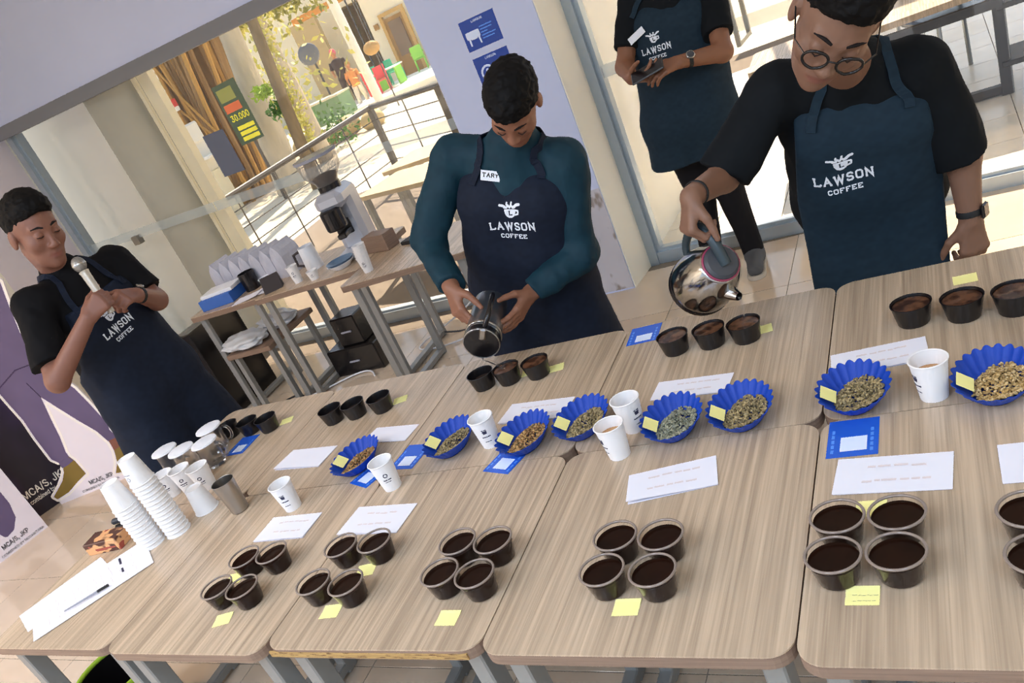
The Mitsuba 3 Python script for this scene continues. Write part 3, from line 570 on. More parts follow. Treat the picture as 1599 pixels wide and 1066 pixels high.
def grid(w, h, fz, t, nu=6, nv=6):
    """thin sheet with thickness t, z = fz(u, v), u and v from 0 to 1"""
    u, v = np.meshgrid(np.linspace(0, 1, nu), np.linspace(0, 1, nv), indexing='ij'); z = fz(u, v)
    top = np.stack([(u-.5)*w, (v-.5)*h, z+t], -1).reshape(-1, 3); bot = top-[0, 0, t]; q = nu*nv; f = []
    for i in range(nu-1):
        for j in range(nv-1):
            a, b, c, d = i*nv+j, (i+1)*nv+j, (i+1)*nv+j+1, i*nv+j+1
            f += [[a, b, c, d], [q+d, q+c, q+b, q+a]]
    rimi = [i*nv for i in range(nu)]+[(nu-1)*nv+j for j in range(1, nv)]+[i*nv+nv-1 for i in range(nu-2, -1, -1)]+[j for j in range(nv-2, 0, -1)]
    f += [[rimi[i], q+rimi[i], q+rimi[(i+1) % len(rimi)], rimi[(i+1) % len(rimi)]] for i in range(len(rimi))]
    return np.vstack([top, bot]), f
def scribble(seed, w, h, rows, th=.0007, z=.0008):
    r = np.random.default_rng(seed); mb = MB()
    for k in range(rows):
        y = h*(.5-(k+.6)/(rows+.3)); x = -w*.36+r.uniform(0, .1)*w
        while x < w*.34:
            l = r.uniform(.06, .16)*w; mb.box((x+l/2, y+r.uniform(-.02, .02)*h, z), (l, th, .0001)); x += l*1.25
    return mb
TR = [(.455, .745, .10, 0, brown, 'leftmost blue tray of brownish beans'), (.790, .772, .06, 0, tan, 'blue tray left of the middle paper cup, of olive beans'),
      (1.048, .735, .05, 1, brown, 'blue tray right of the middle paper cup, of mixed brown beans'), (1.208, .768, .05, 0, tan, 'blue tray behind the paper cup of milky coffee, of tan beans'),
      (1.466, .705, .10, 1, green, 'blue tray of grey-green raw beans'), (1.627, .712, .08, 0, tan, 'blue tray below the kettle, of tan raw beans'),
      (1.868, .718, .04, 1, tan, 'blue tray at the table gap above the blue card, of raw beans'), (2.125, .690, -.04, 0, gold, 'rightmost blue tray of golden raw beans')]
for i, (x, y, a, v, cols, nm) in enumerate(TR):
    TM = tr(x, y, H+(.0016 if i == 6 else .0), a)
    one('bean_tray', TRAYS[v], 'tray_blue', 'pleated '+nm, 'tray', 'blue bean trays', M=TM)
    bv, bf, bc = beans(20+i, cols)
    k = one('coffee_beans', (bv, bf), 'bean', 'loose heap of coffee beans in the '+nm.split(',')[0], 'beans', kind='stuff', smooth=True, color=bc, M=TM)
    nk = thing('tray_note', 'small yellow slip stuck inside the '+nm.split(',')[0], 'sticky note', 'yellow slips in the trays')
    NMx = TM @ frame((-.050, -.012, .0345), (.78, 0, -.62), y=(0, 1, 0)) 
    part(nk, 'slip', NOTE(.036, .046, .001), 'sticky', M=NMx)
# white folded slips and sheets
def paper(c, lab, x0, x1, y0, y1, sk=0., name='paper_slip', cat='paper', grp='folded white score slips', sag=.004, ink=0, seed=0, z=0., M0=None):
    k = thing(name, lab, cat, grp); M = tr((x0+x1)/2, (y0+y1)/2, H+.0003+z, sk) if M0 is None else M0
    w, h = x1-x0, y1-y0
    part(k, 'lower_leaf', MB().raw(*grid(w*.985, h*.97, lambda u, v: 0*u, .0006)), 'white_paper', M=M)
    part(k, 'upper_leaf', MB().raw(*grid(w, h, lambda u, v: .0012+sag*(1-v)*(.6+.4*np.sin(3*u+seed)), .0005, 8, 6)), 'white_paper', M=M)
    if ink:
        s = scribble(seed, w*.8, h*.9, 2, .006, 0); v, f = s.get(); v[:, 2] += .0021+sag*(.5-v[:, 1]/h)*(.6+.4*np.sin(3*(v[:, 0]/w+.5)+seed))
        part(k, 'faint_writing', (v, f), 'faint_print', M=M, kind='stuff')
    return k
paper(0, 'blank folded white slip behind the leftmost paper cup', .055, .270, .778, .892, -.08, sag=.006, seed=1)
paper(0, 'folded white slip behind the leftmost blue tray', .393, .580, .858, .945, -.12, sag=.004, seed=2)
paper(0, 'folded white slip behind the middle paper cup', .910, 1.124, .846, .950, -.08, sag=.005, ink=1, seed=3)
paper(0, 'folded white slip behind the tray of grey-green beans', 1.371, 1.573, .846, .934, -.07, sag=.002, ink=1, seed=4)
k5 = paper(0, 'white folded slips behind the rightmost paper cup', 1.808, 2.010, .834, .938, .08, sag=.003, ink=1, seed=5)
paper(0, 'folded white slip behind the leftmost group of coffee cups', .252, .449, .409, .520, .0, sag=.004, ink=1, seed=6)
paper(0, 'folded white slip behind the second group of coffee cups', .580, .790, .402, .521, -.05, sag=.004, ink=1, seed=7)
paper(0, 'tilted folded white slip with faint marks in the middle of the front row', 1.398, 1.598, .446, .556, .20, sag=.008, ink=1, seed=8)
paper(0, 'wide folded white slip in front of the upright blue card', 1.838, 2.040, .393, .505, -.06, sag=.002, ink=1, seed=9)
paper(0, 'white slip cut by the right edge of the picture', 2.112, 2.30, .390, .504, .0, sag=.002, seed=10)
# printed score sheets and the pen at the left end
def sheet(c, ang, w, h, lab, prints):
    k = thing('score_sheet', lab, 'paper', 'printed sheets at the left end'); M = tr(c[0], c[1], H+c[2], ang)
    part(k, 'page', MB().raw(*grid(w, h, lambda u, v: .0016*np.sin(3*u)*v, .0004, 8, 8)), 'white_paper', M=M)
    if prints:
        s = MB()
        for bx, by, bw_, bh in ((-.055, .105, .05, .007), (.02, .105, .035, .007)): s.box((bx, by, .0024), (bw_, bh, .0001))
        part(k, 'heading', s, 'print_dark', M=M, kind='stuff')
        s = scribble(5, w, h*.8, 12, .0012, .0022); part(k, 'text_lines', s, 'faint_print', M=M, kind='stuff')
    return k
sheet((-.47, .235, .0004), -.45, .16, .297, 'white printed sheet lying under the other, by the table edge', False)
sheet((-.345, .250, .0026), -.62, .212, .40, 'white printed score sheet with the pen lying on it', True)
pk = thing('pen', 'grey pen with a black grip lying on the score sheet', 'pen')
pd = n_((.101, .111, 0)); pc = np.array([-.302, .197, H+.0105])
part(pk, 'barrel', MB().tube([pc-pd*.075, pc+pd*.035], [.0022, .0036], 10), 'print_grey')
part(pk, 'grip', MB().tube([pc+pd*.035, pc+pd*.072], .0042, 10), 'black_matte')
# yellow notes beside the cups
NT = [(.383, .104, .3, 'front of the leftmost group of cups'), (.740, .124, .1, 'front of the second group of cups'), (1.088, .097, .0, 'front of the third group of cups'), (1.487, .117, .02, 'front of the fourth group of cups'), (1.896, .132, -.02, 'front of the cups below the blue card, with pencil lines'),
      (1.905, .352, 0, 'between the two back cups below the blue card'), (.765, .262, .2, 'between the cups of the second group'), (.300, .258, .2, 'between the cups of the leftmost group'),
      (2.097, 1.192, .03, 'behind the black cups at the right end'), (1.622, 1.130, .2, 'beside the black cup that is being filled'), (1.000, 1.137, .2, 'beside the right black cup under the teal shirt'), (.905, 1.145, .2, 'between two black cups under the teal shirt'),
      (-.140, 1.128, .3, 'beside the three black cups at the left end'), (.405, 1.122, .3, 'beside the second set of black cups')]
for i, (x, y, a, lb) in enumerate(NT):
    k = thing('sticky_note', 'small yellow note lying '+('in ' if lb.startswith('front') else '')+lb, 'sticky note', 'yellow notes on the tables'); M = tr(x, y, H+.0003, a)
    part(k, 'slip', NOTE(.052, .042), 'sticky', M=M)
    if i == 4: part(k, 'handwriting', scribble(3, .05, .04, 3, .0009), 'pencil', M=M, kind='stuff')
# blue cards
def card(x, y, a, lab, z=0., w=.092, h=.120):
    k = thing('blue_card', lab, 'card', 'blue printed cards'); M = tr(x, y, H+.0002+z, a)
    part(k, 'card', MB().box((0, 0, .0006), (w, h, .0012)), 'card_blue', M=M)
    part(k, 'print_panel', MB().box((.002, -.022, .00125), (w*.52, h*.38, .0001)), 'card_white', M=M)
    s = MB()
    for sx in (-.038, .036):
        for q in range(5): s.box((sx, -.045+.017*q, .00125), (.006, .012, .0001))
    part(k, 'side_print', s, 'card_light', M=M, kind='stuff')
card(-.275, 1.000, .02, 'blue card beside the glass jars at the left end')
card(.645, .752, -.12, 'blue card between the two leftmost blue trays')
card(1.262, 1.246, .05, 'blue card at the rear table edge left of the kettle', w=.095, h=.105)
card(1.866, .583, -.01, 'blue card under the tray at the table gap', w=.097, h=.128)
card(.535, .690, -.4, 'blue card under the leftmost blue tray')
card(1.012, .672, -.3, 'blue card under the tray right of the middle paper cup')
# steel tumbler
tk = thing('steel_tumbler', 'brushed steel tumbler in front of the upturned paper cups', 'tumbler')
part(tk, 'body', MB().lathe([(.0005, .001), (.027, .001), (.029, .003), (.0375, .113), (.0372, .1145), (.0360, .113), (.0275, .006), (.0005, .006)], 40), 'steel_brushed', 40, M=tr(.055, .585, H))
# ------------------------------------------------------------------ left end of the tables, standees
mat('print_purple', mikit.proc(lambda p, n, uv: mixc('#514463', '#67597c', mikit.fbm(p.x*5, p.y*5, p.z*3))), .5)
mat('print_night', mikit.proc(lambda p, n, uv: mixc('#1d1423', '#3a2452', mikit.smoothstep(.45, .75, mikit.fbm(p.x*2.5+7, p.y*2.5, p.z*2)))), .45)
mat('print_shoe', '#7a6428', .5); mat('print_ankle', '#7a4a3a', .5); mat('board_white', '#e3dbe2', .5); mat('board_edge', '#f0e8dc', .5); mat('print_black', '#221d26', .5)
def board_frame(P0, P1): return frame((*P0, 0), (P1[0]-P0[0], P1[1]-P0[1], 0), y=(0, 0, 1))
def tx(word, h, w=None, bold=True):
    m = meshkit.text_mesh(word, h, .0015, bold=bold); v = np.array(m.vertices); s = 1 if w is None else w/np.ptp(v[:, 0]); return v*[s, 1, 1], np.array(m.faces)
def put(mb, vf, dx, dy, dz): return mb.raw(vf[0]+[dx, dy, dz], vf[1])
fig = Polygon([(.222, .868), (.20, 1.05), (.20, 1.30), (.24, 1.46), (.40, 1.56), (.60, 1.55), (.711, 1.48), (.659, 1.323), (.612, 1.162), (.60, .934), (.645, .808), (.690, .704), (.71, .592), (.736, .404), (.718, .36), (.735, .295), (.66, .29), (.635, .384), (.57, .502), (.53, .583), (.451, .743), (.409, .573), (.384, .455), (.348, .339), (.345, .29), (.25, .29), (.223, .327), (.225, .499), (.238, .648), (.227, .779)])
shoe1 = Polygon([(.25, .235), (.345, .30), (.362, .253), (.37, .14), (.283, .11), (.169, .062), (.063, .045), (.05, .072), (.184, .153), (.24, .211)]); sock = Polygon([(.252, .292), (.345, .292), (.356, .262), (.30, .245), (.248, .24)])
shoe2 = Polygon([(.655, .215), (.745, .235), (.80, .14), (.81, .11), (.72, .075), (.60, .05), (.56, .06), (.62, .13)]); ank2 = Polygon([(.665, .292), (.735, .295), (.747, .235), (.655, .215)])
k = thing('standee', 'cut-out standee printed with a figure in a purple suit and brown shoes', 'standee', 'standees against the wall'); M = board_frame((-3.52, 1.95), (-3.09, 2.14))
out_ = unary_union([fig, shoe1, shoe2, ank2]).buffer(.02, quad_segs=3); inner = Polygon([(.06, 0), (.84, 0), (.83, .12), (.64, .45), (.45, .76), (.36, .45), (.33, .30), (.06, .09)])
part(k, 'board', MB().prism(unary_union([out_, inner]), -.012, 0), 'board_white', M=M)
part(k, 'outline', MB().prism(out_.difference(out_.buffer(-.012)), 0, .0012), 'board_edge', M=M)
part(k, 'suit_print', MB().prism(fig, 0, .0012), 'print_purple', M=M)
part(k, 'suit_seam', MB().prism(unary_union([LineString([(.24, .90), (.42, .965), (.60, .955)]).buffer(.004), LineString([(.451, .743), (.43, .86)]).buffer(.003)]), .0012, .0022), 'print_night', M=M)
for s_ in (shoe1, shoe2): part(k, 'shoe_print', MB().prism(s_, 0, .0012), 'print_shoe', M=M)
part(k, 'sock_print', MB().prism(sock, .0012, .002), 'print_purple', M=M); part(k, 'ankle_print', MB().prism(ank2, .0012, .002), 'print_ankle', M=M)
part(k, 'lettering', put(put(MB(), tx('MCA/S, JKP', .030, .19), .345, .052, 0), tx('COMBINED BY NUSANTARA', .016, .30, False), .26, .018, 0), 'print_black', M=M, kind='stuff')
part(k, 'foot', MB().box((.42, .012, -.16), (.5, .024, .3)), 'board_white', M=M)
k = thing('standee', 'dark purple standee panel with white lettering between the other two', 'standee', 'standees against the wall'); M = board_frame((-3.66, 1.66), (-3.50, 2.04))
part(k, 'panel', MB().prism(sbox(-.25, 0, .545, 1.62), -.012, 0), 'print_night', M=M)
part(k, 'lettering', put(put(MB(), tx('MCA/S, JKP', .050, .33), .20, .150, 0), tx('combined by', .030, .19), .22, .098, 0), 'board_edge', M=M, kind='stuff'); part(k, 'foot', MB().box((.2, .012, -.16), (.5, .024, .3)), 'board_white', M=M)
k = thing('standee', 'white standee panel nearest the camera with the toe of a dark printed shoe', 'standee', 'standees against the wall'); M = board_frame((-3.39, 1.37), (-3.30, 1.72))
part(k, 'panel', MB().prism(sbox(-.45, 0, .362, 1.30), -.012, 0), 'board_white', M=M)
part(k, 'shoe_print', MB().prism(Polygon([(-.1, .62), (.16, .60), (.24, .46), (.272, .37), (.271, .28), (.246, .182), (.191, .122), (.123, .108), (.11, .153), (-.1, .12)]).buffer(-.02).buffer(.02), 0, .0012), 'print_purple', M=M)
part(k, 'lettering', put(put(MB(), tx('MCA/S, JKP', .030, .19), .065, .055, 0), tx('COMBINED BY NUSANTARA', .016, .31, False), .03, .014, 0), 'print_black', M=M, kind='stuff'); part(k, 'foot', MB().box((0, .012, -.16), (.5, .024, .3)), 'board_white', M=M)
k = thing('wall_poster', 'white poster with a mauve printed figure on the wall above the presenter', 'poster'); M = frame((-4.449, 4.05, 1.2), (0, -1, 0), y=(0, 0, 1))
part(k, 'sheet', MB().prism(sbox(0, 0, .75, 1.2), 0, .004), 'board_white', M=M); part(k, 'print', MB().prism(Polygon([(.06, 1.08), (.12, 1.12), (.22, .98), (.26, .80), (.36, .62), (.50, .52), (.70, .50), (.70, 1.1)]), .004, .006), 'print_purple', M=M); part(k, 'white_badge', MB().prism(Point(.34, .86).buffer(.09), .006, .008), 'board_edge', M=M)
# stacks of upturned paper cups
def upturned(x, y, z, ang, lab, grp, printed=False, name='paper_cup'):
    c = thing(name, lab, 'cup', grp); M = tr(x, y, z+.0908, ang) @ np.diag([1.14, -1.14, -1, 1.])
    part(c, 'body', PCB, 'cup_white', M=M); part(c, 'rim', PCR, 'cup_white', M=M)
    if printed:
        pr = MB()
        for poly, zc in ((hexr, .060), (line1, .045)): pr.raw(*wrap(poly, zc, .0262, .0358, .089, printed).get())
        part(c, 'print', pr, 'print_grey', M=M, label='small grey printed emblem', kind='stuff')
ORD = 'first second third fourth fifth sixth seventh eighth ninth tenth eleventh twelfth thirteenth fourteenth fifteenth'.split()
for si, (x, y, n, pitch, nm) in enumerate(((-.170, .505, 15, .0150, 'taller'), (-.248, .452, 12, .0146, 'shorter'))):
    for i in range(n):
        where = 'bottom cup' if i == 0 else 'top cup, its base up' if i == n-1 else ORD[i]+' cup up from the table'
        upturned(x, y, H+pitch*i, .4*i, f'upturned white paper cup, {where} of the {nm} stack', f'{nm} stack of upturned paper cups', printed=.9 if i == n-1 else False)
upturned(-.128, .612, H, 0, 'single upturned white paper cup beside the taller stack and the steel tumbler', 'upturned paper cups')
for i, (x, y) in enumerate(((-.41, .73), (-.335, .75), (-.235, .745))):
    paper_cup(x, y, -1.0, f'white paper cup, {("left", "middle", "right")[i]} of three standing before the glass mugs', 'hex', grp='three paper cups before the mugs', w=1.12)
# glass mugs with white lids
mug = P(MB().lathe([(.0005, .004), (.034, .004), (.038, .012), (.041, .05), (.041, .095), (.0385, .095), (.0385, .05), (.034, .014), (.0005, .010)], 32, mod=lambda v, g: np.concatenate([v[..., :2]*(1+.05*np.cos(7*g)[None, :, None]*((v[..., 2:] > .01) & (v[..., 2:] < .09)) ), v[..., 2:]], -1)), 40)
lid = P(MB().lathe([(.0005, .0955), (.048, .0955), (.052, .099), (.0505, .104), (.035, .109), (.0005, .110)], 40), 40)
mh = P(MB().tube(spline([(.038, 0, .08), (.062, 0, .078), (.068, 0, .055), (.058, 0, .030), (.038, 0, .026)], 14), .0055, 8), True)
for i, (x, y, a, lb) in enumerate(((-.535, .885, 1, 'leftmost'), (-.42, .865, 2, 'second'), (-.315, .890, .3, 'front right'), (-.385, .995, .6, 'farthest'))):
    c = thing('glass_mug', f'patterned glass mug under a white lid, {lb} of the four', 'mug', 'lidded glass mugs'); M = tr(x, y, H, a)
    part(c, 'glass', mug, 'solid_clear', M=M); part(c, 'lid', lid, 'white_plastic', M=M, label='white round lid'); part(c, 'handle', mh, 'solid_clear', M=M)
# small carton, stapler, bucket
k = thing('snack_box', 'small brown and cream carton at the table edge above the score sheets', 'box'); M = tr(-.480, .462, H, .15)
part(k, 'carton', MB().box((0, 0, .0225), (.155, .075, .045), b=.002), 'carton', M=M)
k = thing('stapler', 'small dark stapler beside the stacked paper cups at the table edge', 'stapler'); M = tr(-.515, .58, H, .6)
part(k, 'base', MB().box((0, 0, .006), (.10, .03, .012), b=.003), 'black_matte', M=M); part(k, 'arm', MB().box((.0, 0, .026), (.095, .022, .018), R=trimesh.transformations.rotation_matrix(.12, [0, 1, 0])[:3, :3], b=.005), 'dark_grey', M=M)
k = thing('bucket', 'black bucket with a yellow-green rim on the floor under the left front table', 'bucket')
part(k, 'pail', MB().lathe([(0, 0), (.12, 0), (.155, .30), (.148, .30), (.115, .01), (0, .01)], 36, M=tr(-.72, .30, 0)), 'black_plastic', 40); part(k, 'rim', MB().tube([(-.72+.156*math.cos(a), .30+.156*math.sin(a), .30) for a in np.arange(36)*2*np.pi/36], .010, 8, closed=True), 'leaf_lime', True)
# ------------------------------------------------------------------ counter by the window
def counter(x0, x1, y0, y1, lab):
    k = thing('side_table', lab, 'table', 'side tables by the window')
    part(k, 'tabletop', MB().prism(rounded(x0, y0, x1, y1, .02), H-.004, H), 'table_wood'); part(k, 'edge_band', MB().prism(rounded(x0, y0, x1, y1, .0195), H-.036, H-.0042), 'edge_wood')
    for x in (x0+.06, x1-.06):
        for y in (y0+.05, y1-.05): part(k, 'leg', MB().box((x, y, (H-.036)/2), (.045, .03, H-.036), b=.003), 'leg_metal')
        part(k, 'foot_bar', MB().box((x, (y0+y1)/2, .025), (.045, y1-y0-.06, .03), b=.003), 'leg_metal')
counter(-2.28, -1.655, 2.83, 3.44, 'light wood side table holding the blue box, left of the seam'); counter(-1.650, -.805, 2.80, 3.42, 'light wood side table under the coffee grinder and paper bags'); counter(-.795, .02, 2.56, 3.14, 'light wood side table behind the man in the teal shirt')
mat('bag_grey', mikit.proc(lambda p, n, uv: mixc('#a9acbb', '#bfc1cc', mikit.fbm(p.x*40, p.y*40, p.z*14))), .6); mat('box_blue', '#2f5fae', .5); mat('bowl_blue', '#5d7590', .3); mat('film', '#c9cdd2', .2)
def bag_mesh(w, d, h):
    V = []
    for z, a, b in ((0, 1, 1), (.62*h, .98, 1), (.80*h, .72, 1), (.97*h, .12, 1), (h, .08, 1)):
        for sx, sy in ((-1, -1), (0, -1.06), (1, -1), (1 if z < .6*h else .90, 0), (1, 1), (0, 1.06), (-1, 1), (-1 if z < .6*h else -.90, 0)): V.append((sx*a*w/2, sy*b*d/2, z))
    f = [[i*8+k, i*8+(k+1) % 8, (i+1)*8+(k+1) % 8, (i+1)*8+k] for i in range(4) for k in range(8)]
    V += [(0, 0, 0), (0, 0, h)]; return (np.array(V), np.vstack([np.array(f)[:, [0, 1, 2]], np.array(f)[:, [0, 2, 3]], [[(k+1) % 8, k, 40] for k in range(8)], [[32+k, 32+(k+1) % 8, 41] for k in range(8)]]))
BG = P(bag_mesh(.104, .17, .215))
for i in range(7):
    one('paper_bag', BG, 'bag_grey', f'grey-white folded-top paper bag, {("leftmost", "second", "third", "middle", "fifth", "sixth", "rightmost")[i]} of the row on the side tables', 'bag', 'row of paper bags', M=tr(-2.20+.105*i, 3.25-.012*i, H, -.12))
k = thing('blue_box', 'blue box with a white lid at the left end of the side tables', 'box'); part(k, 'box', MB().box((-2.06, 2.98, H+.035), (.27, .17, .07), R=rz(.1), b=.003), 'box_blue'); part(k, 'lid', MB().box((-2.05, 3.0, H+.082), (.26, .16, .024), R=rz(.15), b=.003), 'white_plastic')
k = thing('black_canister', 'black canister between the blue box and the paper bags', 'canister'); part(k, 'body', MB().lathe([(0, 0), (.05, 0), (.055, .12), (.052, .12), (.046, .01), (0, .01)], 32, M=tr(-1.86, 3.07, H)), 'black_plastic', 40)
k = thing('white_bowl', 'white bowl in front of the paper bags', 'bowl'); part(k, 'body', MB().lathe([(0, 0), (.035, 0), (.062, .055), (.059, .055), (.033, .006), (0, .006)], 32, M=tr(-1.70, 3.06, H)), 'white_plastic', 40)
for i, (x, y, a) in enumerate(((-1.78, 2.90, .2), (-1.66, 2.95, -.3))):
    one('loose_sheet', MB().raw(*grid(.20, .13, lambda u, v: .01*u*u, .0005)), 'white_paper', ('left' if i == 0 else 'right')+' loose white sheet at the front edge of the side tables', 'paper', M=tr(x, y, H+.0003+.001*i, a))
k = thing('card_holder', 'dark wedge shaped card holder beside the inverted white cup', 'holder'); part(k, 'wedge', MB().prism(Polygon([(0, 0), (.09, 0), (.03, .09), (.02, .09)]), 0, .12, M=frame((-1.52, 2.98, H), (.5, -.86, 0), y=(0, 0, 1))), 'far_dark')
paper_cup(-1.335, 2.905, -1.2, 'white paper cup at the front edge of the side table, left of the short cup', 'hex', grp='cups on the side tables', h=1.2)
paper_cup(-1.175, 2.865, -1.2, 'short white cup between the tall paper cup and the blue bowl', 'hex', grp='cups on the side tables', h=.62)
k = thing('white_pitcher', 'white pitcher with a dark handle in front of the grinder', 'pitcher'); part(k, 'body', MB().lathe([(0, 0), (.058, 0), (.05, .15), (.047, .15), (.053, .01), (0, .01)], 32, M=tr(-1.33, 3.10, H)), 'white_plastic', 40)
part(k, 'handle', MB().tube([(-1.38, 3.09, H+.13), (-1.43, 3.08, H+.12), (-1.435, 3.08, H+.05), (-1.385, 3.09, H+.03)], .009, 8), 'far_dark')
for i in range(2):
    k = thing('blue_bowl', ('lower' if i == 0 else 'upper')+' of two blue-grey bowls nested at the corner of the side table', 'bowl'); part(k, 'body', MB().lathe([(0, .002), (.05, .002), (.088, .035), (.085, .036), (.048, .006), (0, .006)], 36, M=tr(-1.0, 2.93, H+.012*i)), 'bowl_blue' if i else 'white_plastic', 40)
for i in range(6): paper_cup(-.665+.002*i, 2.70, -1.3, f'white paper cup, {("lowest", "second", "third", "fourth", "fifth", "topmost")[i]} in the upright stack on the right side table', 'hex', grp='upright stack of paper cups', z=H+.0135*i)
for i, (x, y, s) in enumerate(((-.76, 3.05, (.20, .10, .10)), (-.52, 3.02, (.14, .10, .02)))):
    one('wooden_box' if i == 0 else 'coaster', MB().box((x, y, H+s[2]/2+.0003), s, R=rz(-.3), b=.004), 'edge_wood' if i == 0 else 'black_matte', 'brown wooden box beside the grinder' if i == 0 else 'flat dark coaster behind the cup stack', 'box' if i == 0 else 'coaster')
# coffee grinder
k = thing('coffee_grinder', 'grey coffee grinder with a clear bean hopper on the side table', 'grinder'); M = tr(-1.00, 3.17, H, .25) @ np.diag([1.12, 1.12, 1.02, 1])
mat('grinder_grey', '#b4b8c2', .35, .5, .3)
part(k, 'base', MB().box((0, 0, .02), (.20, .30, .04), b=.012), 'grinder_grey', M=M)
part(k, 'body', MB().box((0, .06, .20), (.165, .17, .36), b=.03).box((0, .0, .345), (.165, .26, .10), b=.03), 'grinder_grey', M=M)
part(k, 'doser', MB().lathe([(0, .19), (.055, .19), (.06, .20), (.06, .30), (.05, .31), (0, .31)], 28, M=M @ tr(-.02, -.10, 0)), 'black_plastic', 40)
part(k, 'fork', MB().box((-.0, -.10, .15), (.05, .12, .03), b=.006), 'black_plastic', M=M); part(k, 'panel', MB().box((-.02, -.03, .17), (.09, .02, .09), b=.004), 'black_matte', M=M)
part(k, 'neck', MB().lathe([(0, .39), (.062, .39), (.062, .425), (0, .425)], 32, M=M @ tr(0, .0, 0)), 'black_plastic', 40)
part(k, 'hopper', MB().lathe([(.058, .425), (.066, .450), (.104, .50), (.118, .60)], 40, M=M), 'hopper_clear', True)
part(k, 'hopper_lid', MB().lathe([(0, .592), (.112, .592), (.113, .600), (0, .602)], 40, M=M), 'lid_smoke', 40); part(k, 'hopper_frame', MB().lathe([(.117, .585), (.121, .585), (.121, .60), (.117, .60)], 40, M=M), 'print_grey', 40)
one('coffee_beans', MB().lathe([(0, .43), (.052, .43), (.062, .456), (.070, .475), (.04, .485), (0, .487)], 24, M=M), 'coffee_grounds', 'roasted beans at the bottom of the grinder hopper', 'beans', kind='stuff', smooth=40)
# below the counter
k = thing('low_shelf', 'low wooden stand under the side table with clear plastic bags on it', 'stand')
part(k, 'top', MB().box((-1.95, 3.08, .42), (.40, .54, .035), b=.004), 'edge_wood')
for x in (-2.11, -1.79):
    for y in (2.86, 3.30): part(k, 'leg', MB().box((x, y, .20), (.035, .035, .405)), 'leg_metal')
def crumple(c, r, seed):
    m = trimesh.creation.icosphere(3); v = np.array(m.vertices); v = v*(1+.5*(meshkit.noise(v*3.1+seed, 1)-.5)[:, None])*r; v[:, 2] = np.maximum(v[:, 2], -r[2]*.72); return (v+c, np.array(m.faces))
for i, (c, r) in enumerate((((-2.02, 2.92, .480), (.19, .12, .055)), ((-1.92, 3.17, .475), (.16, .12, .05)))):
    one('plastic_bag', crumple(np.array(c), np.array(r), i*3.3), 'film', ('front heap of crumpled clear plastic film on the low stand', 'rear heap of crumpled clear plastic film on the low stand', 'white plastic bag on the floor before the low stand')[i], 'bag', smooth=True)
for i, (c, s) in enumerate((((-2.42, 3.05, .33), (.16, .5, .66)), ((-1.36, 3.19, .29), (.20, .18, .20)), ((-1.38, 3.18, .095), (.40, .24, .19)))):
    k = thing('black_box', ('tall black speaker box at the left end of the side tables', 'small black box on top of the black crate', 'black crate with a handle under the side tables')[i], 'box', 'black boxes under the side tables')
    part(k, 'case', MB().box(c, s, b=.008), 'black_plastic'); part(k, 'handle', MB().tube([(c[0]-.04, c[1]-s[1]/2-.006, c[2]), (c[0]+.04, c[1]-s[1]/2-.006, c[2])], .007, 8), 'print_grey')
for i, (pts, m, lb) in enumerate((([(-.60, 3.35, .42), (-.92, 3.42, .02), (-.98, 3.22, .012), (-.72, 3.18, .012), (-.55, 3.30, .012)], 'white_plastic', 'white cable hanging behind the side tables and curling on the floor'), ([(-.48, 3.10, .70), (-.52, 3.34, .30), (-.58, 3.40, .012), (-.78, 3.36, .012), (-.95, 3.46, .012)], 'dark_grey', 'dark cable hanging behind the right side table'),
        ([(-2.0, 2.7, .012), (-1.85, 2.62, .012), (-1.7, 2.75, .012), (-1.85, 2.9, .012), (-1.95, 2.78, .012), (-1.8, 2.66, .014)], 'black_matte', 'black cable coil under the low stand'), ([(-1.9, 2.85, .012), (-1.6, 2.9, .012), (-1.35, 3.05, .012), (-1.2, 2.95, .012)], 'white_plastic', 'white cable lying under the side tables'))):
    one('cable', MB().tube(spline(pts, 40), .006, 7), m, lb, 'cable', smooth=True)
# notices on the pier
for i, (z0, z1) in enumerate(((1.505, 1.655), (1.315, 1.468))):
    k = thing('wall_notice', ('upper blue notice with a white stool pictogram on the pier', 'lower blue notice with a white round sign on the pier, behind the dark hair')[i], 'notice', 'blue notices on the pier'); M = frame((.04, 3.413, z0), (1, -.03, 0), y=(0, 0, 1)); h = z1-z0
    part(k, 'sheet', MB().prism(sbox(0, 0, .21, h), 0, .002), 'notice_navy', M=M)
    s = MB(); put(s, tx('LAWSON', .011, .065), .072, h-.021, .002); part(k, 'heading', s, 'card_white', M=M, kind='stuff')
    if i == 0:
        part(k, 'stool_picture', MB().prism(unary_union([sbox(.022, .062, .092, .086).buffer(.006), Polygon([(.024, .062), (.036, .062), (.034, .022), (.026, .022)]), Polygon([(.080, .062), (.092, .062), (.094, .022), (.086, .022)]), sbox(.04, .05, .076, .062)]), .002, .003), 'card_white', M=M)
        for q in range(5): part(k, 'text_line', MB().prism(sbox(.105, .094-.0145*q, .105+(.075, .07, .04, .082, .07)[q], .100-.0145*q), .002, .003), 'card_light', M=M)
    else:
        part(k, 'round_sign', MB().prism(Point(.062, .065).buffer(.042).difference(Point(.062, .065).buffer(.031)), .002, .003), 'card_white', M=M); part(k, 'figure', MB().prism(unary_union([Point(.062, .078).buffer(.009), sbox(.050, .045, .074, .066)]), .002, .003), 'card_white', M=M)
        for q in range(4): part(k, 'text_line', MB().prism(sbox(.115, .094-.0145*q, .115+(.07, .075, .06, .072)[q], .100-.0145*q), .002, .003), 'card_light', M=M)
